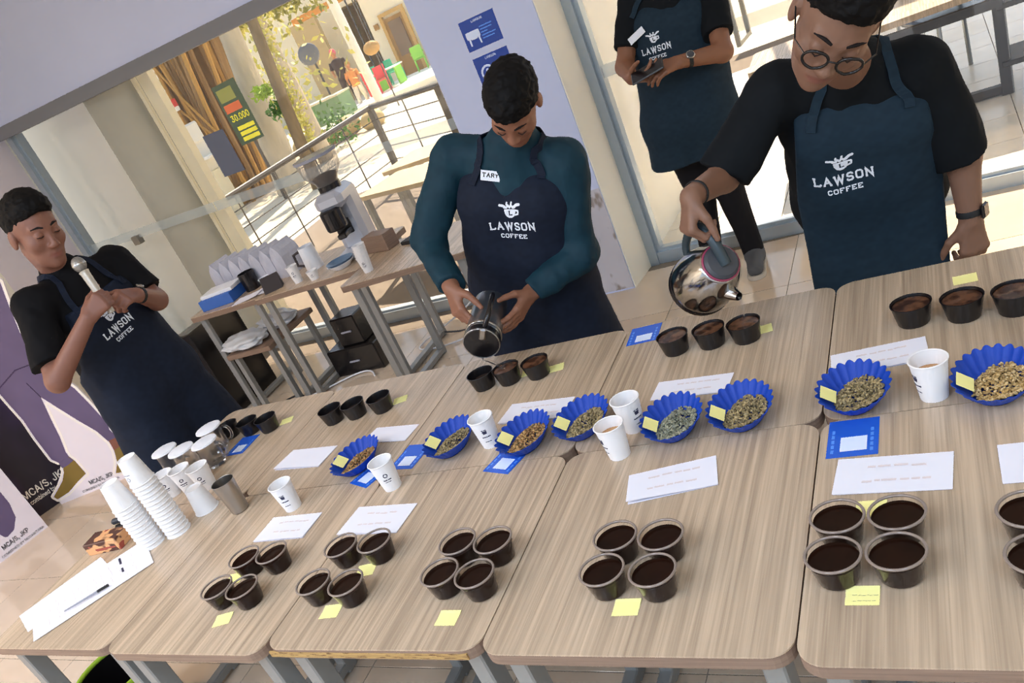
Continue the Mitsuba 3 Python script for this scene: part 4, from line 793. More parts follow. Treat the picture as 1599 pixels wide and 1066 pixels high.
# ------------------------------------------------------------------ people: signed distance bodies, meshed with surface nets
for nm, c in (('skin_a', '#a8755a'), ('skin_b', '#9c6d55'), ('skin_c', '#a37a66'), ('skin_d', '#9b6a52')):
    mat(nm, {'type': 'mesh_attribute', 'name': 'vertex_color'}, .48, .4)
SKIN = {'skin_a': '#845a46', 'skin_b': '#7a5243', 'skin_c': '#7a5a49', 'skin_d': '#7f5640'}
mat('brow', '#1d1716', .8, .2); mat('eye_line', '#2a1c18', .6, .2); mat('stitch', '#5d6778', .8)
def cone(a, b, ra, rb, k=.02):
    a, b = np.asarray(a, float), np.asarray(b, float)
    return ('c', a, b, float(ra), float(rb), k)
def ell(c, r, R=None, k=.02, sub=False): return ('e', np.asarray(c, float), np.asarray(r, float), np.eye(3) if R is None else np.asarray(R, float), k, sub)
def sd(pr, p):
    if pr[0] == 'c':
        a, b, ra, rb = pr[1:5]; d = b-a; l2 = d@d+1e-12; w = p-a; t = np.clip(w@d/l2, 0, 1)
        q = w-t[..., None]*d; return np.sqrt((q*q).sum(-1))-(ra+(rb-ra)*t)
    c, r, R = pr[1:4]; q = (p-c)@R/r; n = np.sqrt((q*q).sum(-1)); m = np.sqrt(((q/r)**2).sum(-1))+1e-9
    return n*(n-1)/m
def smin(a, b, k):
    h = np.maximum(k-np.abs(a-b), 0)/k; return np.minimum(a, b)-h*h*k*.25
def bound(pr):
    if pr[0] == 'c': return (pr[1]+pr[2])/2, np.linalg.norm(pr[2]-pr[1])/2+max(pr[3], pr[4]), pr[5]
    return pr[1], pr[2].max(), pr[4]
def field(prims, p, post=None):
    d = np.full(p.shape[:-1], 1e3)
    for pr in prims:
        s = sd(pr, p); sub = pr[0] == 'e' and pr[5]; k = pr[5] if pr[0] == 'c' else pr[4]
        d = -smin(-d, s, k) if sub else smin(d, s, k)
    return post(p, d) if post else d
def mesh_sdf(prims, h, post=None, pad=.02):
    lo = np.min([bound(q)[0]-bound(q)[1] for q in prims if not (q[0] == 'e' and q[5])], 0)-pad; hi = np.max([bound(q)[0]+bound(q)[1] for q in prims if not (q[0] == 'e' and q[5])], 0)+pad
    B = 8; nb = np.ceil((hi-lo)/(B*h)).astype(int)+1; n = nb*B
    ci = np.stack(np.meshgrid(*[np.arange(k) for k in nb], indexing='ij'), -1).reshape(-1, 3)
    cc = lo+(ci*B+(B-1)/2)*h; dc = field(prims, cc, post); keep = np.abs(dc) < B*h*.9+.022
    G = np.where(dc < 0, -1., 1.).reshape(nb)
    G = np.repeat(np.repeat(np.repeat(G, B, 0), B, 1), B, 2).astype(np.float32)
    ck, ik = cc[keep], ci[keep]
    off = np.stack(np.meshgrid(*[np.arange(B)]*3, indexing='ij'), -1).reshape(-1, 3)
    pts = lo+(ik[:, None]*B+off[None])*h; val = np.full(pts.shape[:2], 1e3); rad = B*h*.9
    for pr in prims:
        c, r, k = bound(pr); sub = pr[0] == 'e' and pr[5]
        m = np.abs(sd(pr, ck)) < rad+k*1.5+.03 if pr[0] == 'c' else np.linalg.norm(ck-c, axis=1) < r+rad+k*1.5+.03
        if pr[0] == 'c': m |= sd(pr, ck) < 0
        if not m.any(): continue
        s = sd(pr, pts[m]); val[m] = -smin(-val[m], s, k) if sub else smin(val[m], s, k)
    if post: val = post(pts, val)
    I = (ik[:, None]*B+off[None]).reshape(-1, 3); G[I[:, 0], I[:, 1], I[:, 2]] = val.reshape(-1)
    return nets(G, lo, h)
def nets(G, lo, h):
    S = G < 0; c = np.zeros(tuple(k-1 for k in S.shape), np.int8)
    sl = lambda a, n: slice(a, n-1+a)
    for a in (0, 1):
        for b in (0, 1):
            for e in (0, 1): c += S[sl(a, S.shape[0]), sl(b, S.shape[1]), sl(e, S.shape[2])]
    act = np.argwhere((c > 0) & (c < 8)); idx = np.full(c.shape, -1, np.int32); idx[tuple(act.T)] = np.arange(len(act))
    P_, W = np.zeros((len(act), 3)), np.zeros(len(act)); cor = [np.array([a, b, e]) for a in (0, 1) for b in (0, 1) for e in (0, 1)]
    g = [G[tuple((act+q).T)] for q in cor]
    for i, qi in enumerate(cor):
        for j, qj in enumerate(cor):
            if j > i and np.abs(qi-qj).sum() == 1:
                m = (g[i] < 0) != (g[j] < 0); t = np.where(m, g[i]/np.where(m, g[i]-g[j], 1), 0)
                P_ += m[:, None]*(qi+t[:, None]*(qj-qi)); W += m
    V = lo+h*(act+P_/W[:, None]); F = []
    for ax in range(3):
        u, v = (ax+1) % 3, (ax+2) % 3
        s0 = [slice(0, -1) if q == ax else slice(1, -1) for q in range(3)]; s1 = [slice(1, None) if q == ax else slice(1, -1) for q in range(3)]
        A, Bn = S[tuple(s0)], S[tuple(s1)]; e = np.argwhere(A != Bn); flip = A[tuple(e.T)]
        e = e+np.array([0 if q == ax else 1 for q in range(3)])
        du, dv = np.eye(3, dtype=int)[u], np.eye(3, dtype=int)[v]
        q = np.stack([idx[tuple((e-du-dv).T)], idx[tuple((e-dv).T)], idx[tuple(e.T)], idx[tuple((e-du).T)]], 1)
        q = np.where(flip[:, None], q, q[:, ::-1]); F.append(q)
    F = np.vstack(F); return V, np.vstack([F[:, [0, 1, 2]], F[:, [0, 2, 3]]])
# ---- anatomy
def head_prims(c, L, F, U, s):
    R = np.stack([L, F, U], 1); g = lambda x, y, z: np.asarray(c)+R @ (np.array([x, y, z])*s)
    e = lambda x, y, z, a, b, d, k=.02, sub=False: ell(g(x, y, z), np.array([a, b, d])*s, R, k*s, sub)
    P_ = [e(0, -.012, .045, .074, .095, .083), e(0, .022, -.01, .061, .072, .098, .03), e(0, .040, -.075, .046, .050, .042, .03), e(0, .074, -.096, .021, .019, .018, .02)]
    for q in (-1, 1):
        P_ += [e(q*.045, .055, -.022, .022, .026, .022, .025), e(q*.078, -.010, -.004, .010, .020, .033, .008), e(q*.030, .104, .009, .017, .014, .012, .014, True)]
        P_ += [e(q*.031, .081, .007, .0145, .012, .0125, .004), cone(g(q*.012, .086, .027), g(q*.044, .072, .030), .008*s, .006*s, .014*s), e(q*.0125, .098, -.033, .0085, .010, .0075, .008)]
    P_ += [cone(g(0, .086, .016), g(0, .106, -.027), .0075*s, .0115*s, .012*s), e(0, .104, -.030, .011, .011, .009, .008)]
    P_ += [cone(g(-.020, .084, -.060), g(.020, .084, -.060), .0062*s, .0062*s, .006*s), e(0, .090, -.059, .014, .007, .006, .006), e(0, .088, -.0725, .018, .008, .0068, .006)]
    return P_, g, R
def hand_prims(W, D, N, side, curl, spread=.006, s=1., thumb=None, k=.004):
    """W wrist, D towards the knuckles, N out of the back of the hand, side: the direction of the thumb along D x N (+1 or -1)"""
    W, D = np.asarray(W, float), n_(D); N = np.asarray(N, float); N = n_(N-D*(N@D)); S = np.cross(D, N)*side; out = []
    offs, leng = (.028, .0095, -.0095, -.027), ((.043, .026, .021), (.047, .030, .023), (.044, .028, .022), (.035, .021, .018))
    for i in range(4):
        kn = W+D*(.086-.004*abs(i-1))*s+S*offs[i]*s
        out.append(cone(W+D*.012*s+S*offs[i]*.55*s, kn, .0150*s, .0115*s, .014*s))
        p, a = kn, 0.; cu = curl[i] if isinstance(curl[0], (list, tuple)) else curl
        for j in range(3):
            a += cu[j]; d = n_((D+S*spread*(1.5-i)*8)*math.cos(a)-N*math.sin(a)); q = p+d*leng[i][j]*s
            out.append(cone(p, q, (.0098, .0088, .0080)[j]*s, (.0088, .0080, .0068)[j]*s, k if j else .008)); p = q
    tb = W+D*.022*s+S*.024*s-N*.004*s; td = thumb if thumb is not None else (.62, .68, -.38, .25)
    d1 = n_(D*td[0]+S*td[1]+N*td[2]); m1 = tb+d1*.044*s; d2 = n_(D*(td[0]+td[3])+S*(td[1]-td[3]*1.3)+N*(td[2]-.15)); m2 = m1+d2*.034*s; m3 = m2+n_(d2+D*.2)*.026*s
    out += [cone(tb, m1, .0155*s, .0118*s, .014*s), cone(m1, m2, .0112*s, .0098*s, .005), cone(m2, m3, .0098*s, .0078*s, .004)]
    return out
def wob(p, f, seed, aniso=(1, 1, .45)): return meshkit.noise(p*np.array(aniso)*f, seed)-.5
def trace(fn, o, d, far=.5, n=40):
    o = np.asarray(o, float); t = np.zeros(len(o)); d = np.broadcast_to(d, o.shape)
    for _ in range(n): t = np.minimum(t+fn(o+d*t[:, None])*.8, far)
    return o+d*t[:, None]
# ---- lettering of the apron, in a slab serif drawn with strokes
def slab(word, h):
    Gl = {'L': [[(0, 0), (0, 1)], [(0, 0), (.62, 0)], [(.62, 0), (.62, .25)], [(-.16, 1), (.18, 1)], [(-.16, 0), (0, 0)]],
          'A': [[(0, 0), (.36, 1), (.72, 0)], [(.14, .36), (.58, .36)], [(-.12, 0), (.14, 0)], [(.58, 0), (.86, 0)]],
          'W': [[(0, 1), (.24, 0), (.48, .9), (.72, 0), (.96, 1)], [(-.13, 1), (.15, 1)], [(.81, 1), (1.09, 1)]],
          'S': [[(.56, .74), (.56, .88), (.44, 1), (.14, 1), (.02, .86), (.02, .68), (.14, .54), (.46, .46), (.58, .32), (.58, .14), (.46, 0), (.14, 0), (.0, .12), (.0, .28)]],
          'O': [[(.16, 0), (.02, .16), (.02, .84), (.16, 1), (.52, 1), (.66, .84), (.66, .16), (.52, 0), (.16, 0)]],
          'N': [[(0, 0), (0, 1), (.62, 0), (.62, 1)], [(-.13, 0), (.13, 0)], [(-.15, 1), (.0, 1)], [(.48, 1), (.76, 1)]],
          'C': [[(.58, .72), (.58, .86), (.46, 1), (.16, 1), (.02, .84), (.02, .16), (.16, 0), (.46, 0), (.58, .14), (.58, .26)]],
          'F': [[(0, 0), (0, 1), (.58, 1), (.58, .78)], [(0, .52), (.4, .52)], [(-.13, 0), (.15, 0)], [(-.13, 1), (0, 1)]],
          'E': [[(0, 0), (0, 1), (.58, 1), (.58, .78)], [(0, .52), (.4, .52)], [(-.13, 0), (.58, 0), (.58, .22)], [(-.13, 1), (0, 1)]],
          'T': [[(.32, 0), (.32, 1)], [(0, .8), (0, 1), (.64, 1), (.64, .8)], [(.18, 0), (.46, 0)]], 'R': [[(0, 0), (0, 1), (.42, 1), (.56, .86), (.56, .64), (.42, .5), (0, .5)], [(.3, .5), (.6, 0)], [(-.1, 0), (.1, 0)]],
          'Y': [[(0, 1), (.3, .45), (.6, 1)], [(.3, .45), (.3, 0)]]}
    x, out = 0, []
    for ch in word:
        ls = [LineString(q).buffer(.105, cap_style=2, join_style=2) for q in Gl[ch]]; gg = unary_union(ls); gg = affinity.translate(gg, x-gg.bounds[0], 0); out.append(gg); x = gg.bounds[2]+.17
    u = unary_union(out); return affinity.scale(affinity.translate(u, -x/2, -.5), h, h, origin=(0, 0))
cup_logo = unary_union([Polygon([(-.5, .28), (.42, .28), (.40, .0), (.28, -.28), (.08, -.42), (-.16, -.42), (-.36, -.28), (-.48, 0)]),
    LineString([(.40, .20), (.62, .18), (.60, -.08), (.34, -.16)]).buffer(.065), LineString([(-.5, .44), (-.30, .40), (-.20, .56), (-.06, .40), (.06, .58), (.20, .40), (.36, .44)]).buffer(.075),
    LineString([(-.85, .62), (-.55, .54), (-.40, .42)]).buffer(.085), LineString([(.30, .46), (.52, .62), (.72, .66)]).buffer(.10), LineString([(-.30, .62), (-.28, .74)]).buffer(.07), LineString([(.06, .62), (.10, .76)]).buffer(.07)])
cup_logo = cup_logo.difference(unary_union([LineString([(-.10, .12), (-.10, -.18), (.10, -.18), (.10, -.10)]).buffer(.045, cap_style=2, join_style=2), LineString([(-.18, .12), (-.02, .12)]).buffer(.035, cap_style=2)]))
LOGO = [affinity.translate(affinity.scale(cup_logo, .040, .040, origin=(0, 0)), 0, .048), affinity.scale(slab('LAWSON', .0245), .95, 1, origin=(0, 0)), affinity.translate(affinity.scale(slab('COFFEE', .0135), 1.15, 1, origin=(0, 0)), 0, -.038)]
def decal(polys, o, X, Y, D, fn, lift=.0012):
    """flat print laid on a curved cloth: o middle, X right, Y up, D from the viewer into the cloth"""
    mb = MB()
    for poly in polys:
        for gg in getattr(poly, 'geoms', [poly]):
            m = trimesh.creation.extrude_polygon(shapely.segmentize(gg, .006), .001, engine='earcut')
            v = np.array(m.vertices); q = np.asarray(o)+v[:, :1]*X+v[:, 1:2]*Y; hit = trace(fn, q-np.asarray(D)*.15, np.asarray(D))
            mb.raw(hit-np.asarray(D)*(lift*np.where(v[:, 2:] > .0005, 1, -.5)), m.faces)
    return mb
def ribbon(pts, fn, w, t, grow=.004):
    """strap along points, pressed on the cloth whose distance is fn"""
    p = np.asarray(pts, float); N = np.stack([fn(p+np.eye(3)[i]*.004)-fn(p-np.eye(3)[i]*.004) for i in range(3)], 1); N /= np.linalg.norm(N, axis=1, keepdims=True)+1e-9
    for _ in range(6): p = p-N*(fn(p)-grow)[:, None]*.8
    t_ = np.gradient(p, axis=0); t_ /= np.linalg.norm(t_, axis=1, keepdims=True); S = np.cross(t_, N); S /= np.linalg.norm(S, axis=1, keepdims=True)
    v = np.stack([p+S*w/2+N*t, p-S*w/2+N*t, p-S*w/2-N*t, p+S*w/2-N*t], 1); n = len(p)
    f = [[4*i+k, 4*i+(k+1) % 4, 4*i+4+(k+1) % 4, 4*i+4+k] for i in range(n-1) for k in range(4)]+[[0, 3, 2, 1], [4*n-4, 4*n-3, 4*n-2, 4*n-1]]
    return (v.reshape(-1, 3), f)
_sd0 = sd
def sd(pr, p):
    s = _sd0(pr, p)
    if pr[0] == 'c' and len(pr) > 6:
        d = pr[2]-pr[1]; l = np.linalg.norm(d); s = np.maximum(s, ((p-pr[1]) @ (d/l))-l)
    return s
def A_(*v): return np.array(v, float)
def person(label, shR, shL, neck, hip, head, hF, hU, hs, elR, wrR, elL, wrL, handR, handL, skin, shirt_m, apron_m, sleeve='short', fr=.85, hair=(0, 0), logo=None, bib=.36, gir=1.0, knee=None, foot=None, hem=.45,
           tag=None, hood=True, legs=None, h=.0042, seed=1, apron_wrap=-.05, hemw=.15, hair_n=.006, top_cut=None, smile=False, bibw=.14, waist_out=0., skirt_to=None, sw=.23, skw=None):
    k = thing('person', label, 'person')
    shR, shL, neck, hip, head = map(lambda v: np.asarray(v, float), (shR, shL, neck, hip, head)); elR, wrR, elL, wrL = map(lambda v: np.asarray(v, float), (elR, wrR, elL, wrL))
    S = n_(shL-shR); Up = n_(neck-hip); S0 = n_(S-Up*(S@Up)); Fb = np.cross(S0, Up)
    chest, waist = neck+(hip-neck)*.34, neck+(hip-neck)*.70
    def torso(g): return [cone(shR+S*.02, shL-S*.02, .056*gir+g, .056*gir+g, .05), cone(neck-Up*.02, neck-Up*.10, .06+g, .08+g, .05)]+[c for q in (-1, 1) for c in
        (cone(chest+S*q*.075, waist+S0*q*.065, .105*gir+g, .100*gir+g, .06), cone(waist+S0*q*.065, hip+S0*q*.075, .102*gir+g, .115*gir+g, .06))]
    # one continuous body
    F_, U_ = n_(hF), None; U_ = n_(np.asarray(hU, float)-F_*(np.asarray(hU, float)@F_)); L_ = np.cross(U_, F_); L_ = -L_ if L_@S < 0 else L_
    hp, g, HR = head_prims(head, L_, F_, U_, hs)
    body = torso(-.012)+hp+[cone(g(0, -.022, -.055), neck-Up*.03, .054*hs, .058, .03)]
    for sh, el, wr in ((shR, elR, wrR), (shL, elL, wrL)): body += [cone(sh, el, .050, .041, .03), cone(el, wr, .043, .0285, .02)]
    body += hand_prims(wrR, *handR[:2], -1, handR[2], **(handR[3] if len(handR) > 3 else {}))+hand_prims(wrL, *handL[:2], 1, handL[2], **(handL[3] if len(handL) > 3 else {}))
    V, F = mesh_sdf(body, h)
    col = np.tile(np.array(lin(SKIN[skin])), (len(V), 1)); q = (V-head) @ HR/hs
    lip = np.exp(-((q-[0, .092, -.066])/[.021, .02, .0085])**2 @ np.ones(3)); lip = np.clip(lip*1.6, 0, 1)[:, None]
    col = col*(1-lip*.55)+np.array(lin('#7c4540'))*lip*.55; col *= (1+.10*(meshkit.fbm(V*38, 3, seed)-.5))[:, None]
    bd = part(k, 'body', (V, F), skin, True, color=col)
    # hair, brows, lids
    yk, zk = [-.13, -.085, -.05, -.018, .02, .045, .09], np.array([-.075, -.062, -.045, -.006, .030, .055, .070])+hair[0]
    hpr = [ell(g(0, -.014, .050), np.array([.0825, .1045, .0925])*hs, HR), ell(g(0, .02, .085+hair[1]), np.array([.062, .075, .058])*hs, HR, .03*hs)]
    def hpost(p, d):
        q = (p-head) @ HR/hs; zl = np.interp(q[..., 1], yk, zk)+.012*np.abs(q[..., 0])/.07*(q[..., 1] > .03)*-1
        tp = np.clip((q[..., 2]-zl)/.040, 0, 1); return np.maximum(d+.0085*hs*(1-tp*(2-tp))+hair_n*(meshkit.noise(p*np.array([150, 150, 150.]), seed)-.5)+hair_n*1.4*(meshkit.noise(p*60, seed+3)-.5), (zl-q[..., 2])*hs*.75)
    part(k, 'hair', mesh_sdf(hpr, .0042, hpost), 'hair', True)
    for sx in (-1, 1):
        part(k, 'eyebrow', MB().tube([g(sx*.014, .0945, .030), g(sx*.030, .0905, .036), g(sx*.049, .076, .031)], np.array([.0032, .0036, .0018])*hs, 6), 'brow', True)
        zz = .002 if smile else -.001
        part(k, 'eyelid_line', MB().tube([g(sx*.019, .0915, zz+.002), g(sx*.031, .0955, zz-(.0 if smile else .003)), g(sx*.044, .087, zz+.001)], np.array([.0012, .0019, .0012])*hs, 6), 'eye_line', True)
    # shirt
    nd = n_(g(0, -.03, -.02)-neck); sp = torso(.012)+[cone(neck-Up*.10, neck+nd*.022, .095, .069, .04)]
    for sh, el, wr in ((shR, elR, wrR), (shL, elL, wrL)):
        if sleeve == 'short': e = sh+(el-sh)*fr; sp.append(('c', sh, e, .066*gir, .066*gir, .035, 1))
        else: sp += [cone(sh, el, .066*gir, .058, .035), ('c', el, wr-n_(wr-el)*.012, .060, .044, .03, 1)]
    fo = 1.5 if sleeve == 'long' else 1.1
    def spost(p, d): return d+fo*.013*wob(p, 13, seed, (1, 1, .6))+fo*.007*wob(p, 34, seed+5, (1, 1, .5))
    part(k, 'shirt', mesh_sdf(sp, .0066, spost), shirt_m, True)
    nd = n_(g(0, -.03, -.02)-neck); nb = neck-nd*.012
    def cmod(v, gg):
        front = (v @ np.array([0, 0, 0])); return v
    cM = zframe(nb, nd, x=S); ang = math.atan2((cM[:3, 1] @ Fb), (cM[:3, 0] @ Fb))
    def cm(v, gg): v = v.copy(); w = .5+.5*np.cos(gg-ang); v[..., 2] -= .034*w**2; v[..., :2] *= 1+.06*w[:, None]; return v
    part(k, 'collar', MB().lathe([(.068, -.03), (.064, .012), (.062, .036), (.066, .038), (.074, .022), (.082, -.004), (.078, -.008), (.069, .020)], 40, M=cM, mod=cm), shirt_m, 50)
    # apron
    down = np.array([0, 0, -1.]); hb = hip+Fb*np.array([1, 1, 0])*.0; skirt = skirt_to if skirt_to is not None else hip+down*(hip[2]-hem)
    ap = torso(.034)[2:]+[cone(hip+S0*q*.085, skirt+S0*q*hemw, .135*gir, .145*gir+waist_out, .05) for q in (-1, 1)]+[cone(waist+S0*q*.06, hip+S0*q*.08, .128*gir, .137*gir, .05) for q in (-1, 1)]
    def apost(p, d):
        q = p-waist; hh = q @ Up; ff = q @ Fb; ss = q @ S0; t = np.clip(hh/.06, 0, 1)
        d = d+.012*wob(p, 9, seed+9, (1, 1, .25))+.006*wob(p, 26, seed+2, (1, 1, .35))
        d = np.maximum(d, -(ff-(apron_wrap+(.03-apron_wrap)*t)))
        d = np.maximum(d, np.where(hh > 0, np.abs(ss)-(sw-(sw-bibw)*np.clip(hh/bib, 0, 1)), -1. if skw is None else np.abs(ss)-skw)*.9)
        d = np.maximum(d, hh-bib); return np.maximum(d, skirt[2]-p[..., 2])
    afn = lambda p: field(ap, p, apost); sfn = lambda p: field(sp, p, spost)
    an = part(k, 'apron', mesh_sdf(ap, .0075, apost), apron_m, True)
    ufn = lambda p: np.minimum(afn(p), sfn(p))
    for sx in (-1, 1):
        a = waist+Up*(bib-.03)+S0*sx*(bibw-.028)+Fb*.14; b = waist+Up*(bib+.07)+S0*sx*(bibw-.035)+Fb*.12; c = neck+S*sx*.075+Fb*.03-Up*.0; e = neck+S*sx*.045-Fb*.06+Up*.005
        part(k, 'apron_strap', ribbon(np.vstack([np.linspace(a, c, 9)[:-1], np.linspace(c, e, 5)]), ufn, .024, .0018, .006), apron_m)
    if logo is not None:
        o, tilt, sc = logo; X = S0*math.cos(tilt)+Up*math.sin(tilt); Y = Up*math.cos(tilt)-S0*math.sin(tilt)
        for nm, poly in zip(('cup_emblem', 'brand_word', 'coffee_word'), LOGO):
            part(an, nm, decal([affinity.scale(poly, sc, sc, origin=(0, 0))], o, X, Y, -Fb, afn), 'logo_white', kind='stuff')
    if tag is not None:
        o, tilt, word = tag; X = S0*math.cos(tilt)+Up*math.sin(tilt); Y = Up*math.cos(tilt)-S0*math.sin(tilt)
        cs = np.array([np.asarray(o)+X*a+Y*b for a, b in ((0, 0), (-.043, -.016), (.043, -.016), (-.043, .016), (.043, .016), (0, .016), (0, -.016))]); hit = trace(ufn, cs+Fb*.15, -Fb)
        nn = np.linalg.svd(hit-hit.mean(0))[2][2]; nn = nn if nn @ Fb > 0 else -nn; top = hit.mean(0)+nn*(((hit-hit.mean(0)) @ nn).max()+.001); TM = frame(top, X, z=nn)
        tg = part(k, 'name_tag', MB().box((0, 0, .0006), (.086, .032, .0012), b=.0005), 'logo_white', label='white name tag', M=TM)
        if word: part(tg, 'writing', MB().prism(affinity.translate(affinity.scale(slab(word, .014), .95, .8, origin=(0, 0)), -.010, .002), .0012, .0018, M=TM), 'black_matte', kind='stuff')
    # legs and shoes
    tp_ = []
    for sx, lg in zip((-1, 1), legs or (None, None)):
        hj = hip+S0*sx*.085; ft = np.array([hip[0], hip[1], 0])+S0*sx*.11 if lg is None else np.asarray(lg[1], float); kn = (hj+ft)/2+Fb*.03 if lg is None else np.asarray(lg[0], float)
        ft[2] = 0; an_ = ft+[0, 0, .09]; tp_ += [cone(hj, kn, .098, .070, .03), ('c', kn, an_-[0, 0, .02], .070, .055, .02, 1)]
        fd = n_(Fb*[1, 1, 0]) if lg is None or len(lg) < 3 else n_(lg[2])
        sh_ = part(k, 'shoe', mesh_sdf([cone(ft+[0, 0, .065]-fd*.03, ft+fd*.16+[0, 0, .045], .046, .040, .03), cone(ft+[0, 0, .10], ft+[0, 0, .05], .046, .05, .03)], .01, lambda p, d: np.maximum(d, .022-p[..., 2])), 'shoe_grey', True)
        part(sh_, 'sole', MB().prism(affinity.rotate(unary_union([Point(-.03, 0).buffer(.05), Point(.16, 0).buffer(.044), sbox(-.03, -.047, .16, .045)]), math.degrees(math.atan2(fd[1], fd[0])), origin=(0, 0)), .002, .024, M=tr(ft[0], ft[1], 0)), 'sole')
    tp_ += [cone(hip-S0*.07, hip+S0*.07, .112, .112, .04)]
    part(k, 'trousers', mesh_sdf(tp_, .012, lambda p, d: d+.01*wob(p, 12, seed)), 'trousers_black', True)
    return dict(k=k, S=S0, Up=Up, F=Fb, g=g, hs=hs, HR=HR, body=body, sfn=sfn, afn=afn)
def wrist_band(k, W, D, r, w, m, name='strap', t=.0025):
    D = n_(D); M = zframe(np.asarray(W, float), D)
    return part(k, name, MB().lathe([(r, -w/2), (r+t, -w/2+.001), (r+t, w/2-.001), (r, w/2)], 28, M=M), m, True)
def watch(W, D, N, r, lab, strap_m, case_m, face_m, cs=.017, square=False):
    k = thing('wristwatch', lab, 'watch'); D = n_(D); N = np.asarray(N, float); N = n_(N-D*(N@D)); wrist_band(k, W, D, r, .018, strap_m)
    c = np.asarray(W, float)+N*(r+.003); M = frame(c, D, z=N)
    if square: part(k, 'case', MB().box((0, 0, .003), (.040, .035, .010), b=.004), case_m, M=M); part(k, 'face', MB().box((0, 0, .0085), (.034, .030, .001), b=.0004), face_m, M=M)
    else: part(k, 'case', MB().lathe([(0, -.002), (cs, -.001), (cs+.001, .004), (cs-.002, .007), (cs-.003, .0065), (0, .0065)], 28, M=M), case_m, 40); part(k, 'face', MB().lathe([(0, .0068), (cs-.0035, .0068), (0, .0072)], 24, M=M), face_m)
# the man in the teal shirt
m2 = person('young man in a teal shirt and navy apron pouring from a steel jug', (.746, 1.52, 1.38), (1.10, 1.54, 1.238), (.965, 1.505, 1.355), (.785, 1.63, .86), (1.066, 1.405, 1.480), (-.15, -.62, -.76), (.33, -.70, .63), .95,
    (.579, 1.44, 1.164), (.690, 1.275, 1.040), (1.041, 1.52, .953), (.892, 1.375, .915),
    ((.16, -.50, -.85), (-.55, -.72, .35), [(.5, .8, .5), (.55, .85, .5), (.6, .9, .5), (.65, .9, .5)], dict(thumb=(.55, .62, -.35, .3))), ((-.32, -.84, -.34), (.8, -.15, -.4), (.22, .25, .2)),
    'skin_a', 'shirt_teal', 'denim_navy', sleeve='long', hair=(-.006, .006), hair_n=.007, logo=((.906, 1.43, 1.135), .03, 1.0), tag=((.905, 1.42, 1.293), -.10, 'TARY'), seed=2, bib=.375, bibw=.155, hem=.50, hemw=.125, legs=None)
# the man in glasses
m3 = person('man in glasses and a navy apron leaning over to pour from a kettle', (1.73, 1.49, 1.251), (2.067, 1.54, 1.180), (1.925, 1.505, 1.245), (1.885, 1.72, .84), (1.936, 1.225, 1.430), (-.15, -.80, -.57), (.57, -.52, .63), 1.14,
    (1.572, 1.40, 1.100), (1.536, 1.167, 1.146), (2.132, 1.60, .905), (2.128, 1.59, .725),
    ((-.28, -.38, -.86), (-.75, -.45, .48), (1.15, 1.25, .7), dict(thumb=(.70, .45, -.55, .25))), ((.0, -.12, -1), (.35, -.93, .1), (.75, .9, .6)),
    'skin_c', 'shirt_charcoal', 'denim_navy_faded', fr=.96, hair=(.010, .006), logo=((1.858, 1.40, .945), .02, 1.0), seed=4, gir=1.10, bib=.305, bibw=.15, hem=.5, hemw=.085, apron_wrap=.03, sw=.185, skw=.185)
# the presenter with the microphone
m1 = person('smiling man in a black polo and navy apron speaking into a microphone', (-.922, 1.04, 1.48), (-.872, 1.448, 1.461), (-.917, 1.236, 1.530), (-.925, 1.285, .98), (-.838, 1.184, 1.708), (.93, -.22, -.28), (.30, .04, .95), 1.10,
    (-.827, .882, 1.224), (-.640, 1.020, 1.380), (-.761, 1.435, 1.265), (-.634, 1.262, 1.347),
    ((.62, .55, .35), (.55, -.75, .20), (1.15, 1.35, .8), dict(thumb=(.70, .45, -.5, .2))), ((.25, -.90, .32), (.74, .36, .57), (1.0, 1.2, .8)),
    'skin_b', 'shirt_black', 'denim_navy', fr=.80, hair=(.013, .006), logo=((-.65, 1.20, 1.262), .02, 1.0), seed=6, gir=1.06, bib=.27, bibw=.15, hem=.5, smile=True, waist_out=.02)
# the colleague by the glass
m4 = person('person in a navy apron standing by the glass and holding a phone', (.94, 3.32, 1.416), (1.285, 3.32, 1.362), (1.125, 3.32, 1.47), (1.055, 3.29, .86), (1.16, 3.27, 1.66), (-.15, -.9, -.4), (.1, .3, .95), .95,
    (.868, 3.17, 1.195), (.936, 2.99, 1.165), (1.312, 3.13, 1.110), (1.165, 2.985, 1.160),
    ((.72, -.48, -.1), (-.2, -.55, -.8), (.5, .6, .4)), ((-.78, -.52, .08), (.2, -.55, .8), (.45, .6, .4)),
    'skin_d', 'shirt_charcoal', 'denim_navy_faded', fr=.72, hair=(0, .004), logo=((1.030, 3.1, 1.222), .06, .92), tag=((.962, 3.1, 1.305), .50, None), seed=8, bib=.36, bibw=.19, hem=.66, hemw=.10,
    legs=[((.985, 3.38, .45), (.93, 3.42, 0)), ((1.125, 3.36, .45), (1.165, 3.33, 0), (.12, -1, 0))])
# things they hold and wear
watch(A_(2.129, 1.591, .752), (0, -.05, -1), (.9, -.35, .1), .031, 'black smartwatch on the hanging wrist of the man in glasses', 'black_matte', 'black_plastic', 'lens', square=True)
watch(A_(1.192, 3.01, 1.151), (-.78, -.52, .08), (.1, -.75, .55), .031, 'silver watch on the wrist of the person holding a phone', 'black_matte', 'steel', 'dark_grey', .019)
watch(A_(-.645, 1.278, 1.341), (.25, -.90, .32), (.45, .2, .85), .031, 'black strapped watch on the wrist of the man with the microphone', 'black_matte', 'steel', 'lens', .015)
bk = thing('bracelet', 'thin black bracelet on the wrist above the kettle', 'bracelet'); wrist_band(bk, (1.541, 1.197, 1.140), (-.04, -.23, .046), .0325, .008, 'black_matte', 'band')
